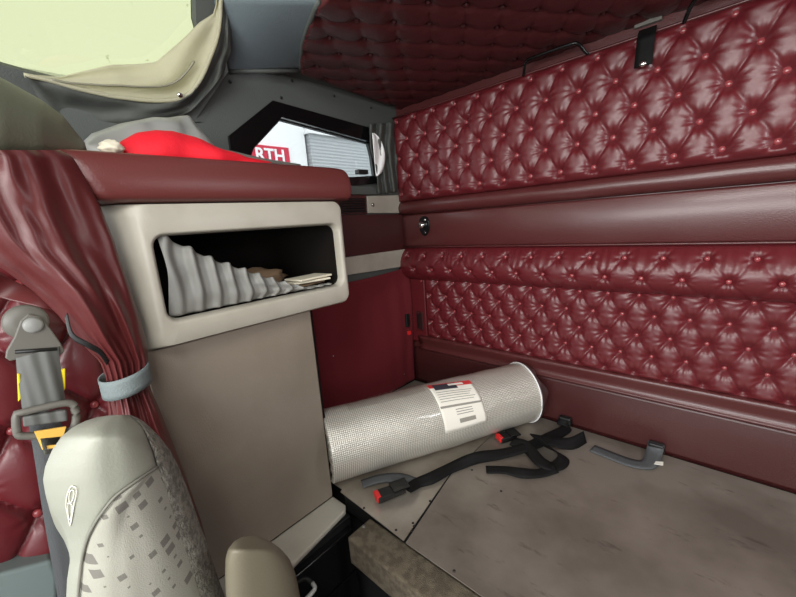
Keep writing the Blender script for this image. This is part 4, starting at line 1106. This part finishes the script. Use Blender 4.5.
# upright armrest
AR = [(531, 236, 262), (536, 232, 270), (541, 229.5, 276), (549, 227, 283), (558, 225.5, 290), (572, 225, 295), (590, 225.5, 299), (640, 230, 307), (760, 240, 330)]
AXX = -.60
def armf(u, v_):
    py = 536.5 + (760 - 536.5) * v_ ** 1.5
    l_ = float(np.interp(py, [541 - 4.5, 541, 549, 558, 572, 590, 640, 760], [243, 234, 228, 225.5, 225, 225.5, 230, 240])); r_ = float(np.interp(py, [536.5, 541, 549, 558, 572, 590, 640, 760], [259, 270, 281, 289, 295, 299, 307, 330]))
    a = 2 * PI * u; sx = abs(math.cos(a)) ** .7 * (1 if math.cos(a) > 0 else -1); sd = abs(math.sin(a)) ** .7 * (1 if math.sin(a) > 0 else -1)
    px = (l_ + r_) / 2 + (r_ - l_) / 2 * sx; k = min(1, .25 + (v_ ** 1.5) * 12)
    return at((l_ + r_) / 2 + (r_ - l_) / 2 * sx, py, 0, AXX - .05 + .05 * sd * k)
arm = grid('armrest', armf, 48, 50, ARMV, seat, 0, close_u=True)
def cap(u, v_):
    py = 536.6; a = 2 * PI * u; q_ = np.array(armf(u, 0)); c_ = np.mean([np.array(armf(t / 8, 0)) for t in range(8)], axis=0)
    p_ = c_ + (q_ - c_) * (1 - v_); p_[2] += .003 * v_; return p_
grid('armrest_top', cap, 48, 4, ARMV, seat, 0, close_u=True)

# ================================================================== ROOF WINDOW SHADE (cloth)
shd = empty('roof_window_shade', tuple(slope(120, 110, .03)), 'crumpled grey fabric shade with a zip, unfastened around the bright roof window', 'window shade')
def lin(pts, n):
    d = [0]
    for a, b_ in zip(pts, pts[1:]): d.append(d[-1] + math.dist(a, b_))
    out = []
    for k in range(n + 1):
        t = d[-1] * k / n; i = max(j for j in range(len(d)) if d[j] <= t + 1e-9); i = min(i, len(pts) - 2); f_ = (t - d[i]) / (d[i + 1] - d[i])
        out.append((pts[i][0] + (pts[i + 1][0] - pts[i][0]) * f_, pts[i][1] + (pts[i + 1][1] - pts[i][1]) * f_))
    return out
def sheet(name, A, B, m, nu, nv, off, fold, parent=shd, seed=0, thick=.0015):
    a_, b_ = lin(A, nu), lin(B, nu)
    def f(u, v_):
        i = round(u * nu); px = a_[i][0] + (b_[i][0] - a_[i][0]) * v_; py = a_[i][1] + (b_[i][1] - a_[i][1]) * v_
        return slope(px, py, off(u, v_) + fold * noise.noise(Vector((u * 6, v_ * 3, seed))))
    return grid(name, f, nu, nv, m, parent, thick)
inner = [(24, 74), (60, 77), (85, 71), (110, 65), (138, 64), (156, 62), (182, 40), (200, 22), (213, 14), (216, 4), (218, -30)]
rim = [(24, 75), (45, 79), (75, 88), (110, 96), (150, 101), (178, 100), (192, 93), (203, 75), (214, 48), (220, 25), (222, -30)]
hem = [(26, 77), (40, 100), (58, 122), (95, 132), (130, 130), (165, 122), (190, 112), (208, 94), (222, 76), (231, 52), (232, -30)]
s1 = sheet('lit_flap', inner, rim, SHADE, 80, 10, lambda u, v_: .012 + .022 * v_ + .006 * math.sin(v_ * 7 + u * 9), .012, seed=1)
sheet('hanging_cloth', rim, hem, GREYD, 90, 16, lambda u, v_: .034 - .022 * v_ + .011 * math.sin(u * 60 + 5 * v_) * v_ * smooth01((u - .5) * 4) + .014 * math.sin(u * 14 + 3 * v_) * math.sin(PI * v_), .016, seed=2)
zp = lin(rim, 60); mid = [((a[0] * .62 + b_[0] * .38), (a[1] * .62 + b_[1] * .38)) for a, b_ in zip(lin(rim, 60), lin(inner, 60))]
tube('rolled_rim', [slope(a, b_, .036) for a, b_ in zp[::3]], .006, SHADE, shd, 3, 8)
tube('zip', [slope(a, b_, .040) for a, b_ in mid[6:42:3]], .0028, mat('zip_grey', (140, 138, 120), .6), shd, 4, 6)
lathe('zip_pull', [(.008, 0), (.008, .003), (.002, .004)], slope(180, 95, .045), (1, 0, -.5), CHROME, shd, 10)

# screws in the headliner
for i, q_ in enumerate(((292, 81), (334, 96), (281, 98), (230, 82), (371, 108))):
    p = at(*q_, 0, XW + .001) if i else at(*q_, 0, XW + .001)
    o = lathe('headliner_screw', [(.006, 0), (.006, .003), (.002, .005)], p, (1, 0, 0), SCREW, None, 12)
    tag(o, ['small black screw on the grey wall just under the blue-grey panel, right of centre', 'black screw on the grey wall above the six-sided window middle', 'black screw directly above the left peak of the side window', 'black screw beside the pleated right edge of the window shade', 'black screw on the grey wall above the right end of the side window'][i], 'screw', 'screws in the grey headliner')
nrm = np.cross(E_B - A_, D_ - A_); nrm /= np.linalg.norm(nrm)
for q_, lb in (((239, 37), 'black screw at the left side of the smooth blue-grey panel'), ((294, 26), 'black screw near the right side of the smooth blue-grey panel')):
    r_ = AX @ np.array([q_[0] - 398.0, q_[1] - 298.5, FPX]); t_ = np.dot(A_ - EYE, nrm) / np.dot(r_, nrm); p = EYE + r_ * t_
    n_ = nrm if np.dot(nrm, EYE - p) > 0 else -nrm
    o = lathe('headliner_screw', [(.006, 0), (.006, .003), (.002, .005)], p + n_ * .004, n_, SCREW, None, 12); tag(o, lb, 'screw', 'screws in the blue-grey panel')

# ================================================================== OUTSIDE
gr = box('ground', -40, 30, -30, 40, -1.3, -1.2, ASPH); gr['kind'] = 'structure'
XB = -7.0
def yo(px, py, x=XB): p_ = at(px, py, 0, x); return p_[1], p_[2]
y0_, z0_ = yo(310, 141); y1_, _ = yo(400, 141); _, zr = yo(340, 138)
bd = empty('warehouse', (XB - 2, y0_ + 5, -1.2), 'grey ribbed-wall building seen through the six-sided window, right of the red sign', 'building')
box('wall', XB - 4, XB, y0_, y0_ + 12, -1.2, zr, SIDING, bd)
box('roof_edge', XB - 4.1, XB + .06, y0_ - .05, y0_ + 12.1, zr, zr + .16, WHITE, bd)
b2_ = empty('white_building', (XB - 2, y0_ - 4, -1.2), 'white building carrying the red sign, seen through the left part of the side window', 'building')
zz = yo(280, 112)[1]
box('wall', XB - 4, XB - .1, y0_ - 9, y0_ - .06, -1.2, zz, WHITE, b2_)
sa, sb_ = yo(232, 148), yo(290.5, 163)
sg = empty('store_sign', (XB, (sa[0] + sb_[0]) / 2, sb_[1]), 'red sign with white capital letters RTH on the white building outside', 'sign')
za_, zb2 = yo(290, 147.5)[1], yo(262, 166)[1]
box('board', XB - .098, XB - .04, yo(236, 155)[0], yo(290.5, 155)[0], zb2, za_, SIGNR, sg)
tc_ = at(270.5, 155.8, 0, XB - .035); hgt = (za_ - zb2) * .62
Mt = Matrix.Translation(Vector(tc_)) @ Matrix(((0, 0, 1, 0), (1, 0, 0, 0), (0, 1, 0, 0), (0, 0, 0, 1)))
text_mesh('lettering', 'RTH', hgt * 1.35, Mt, WHITE, sg, .01)
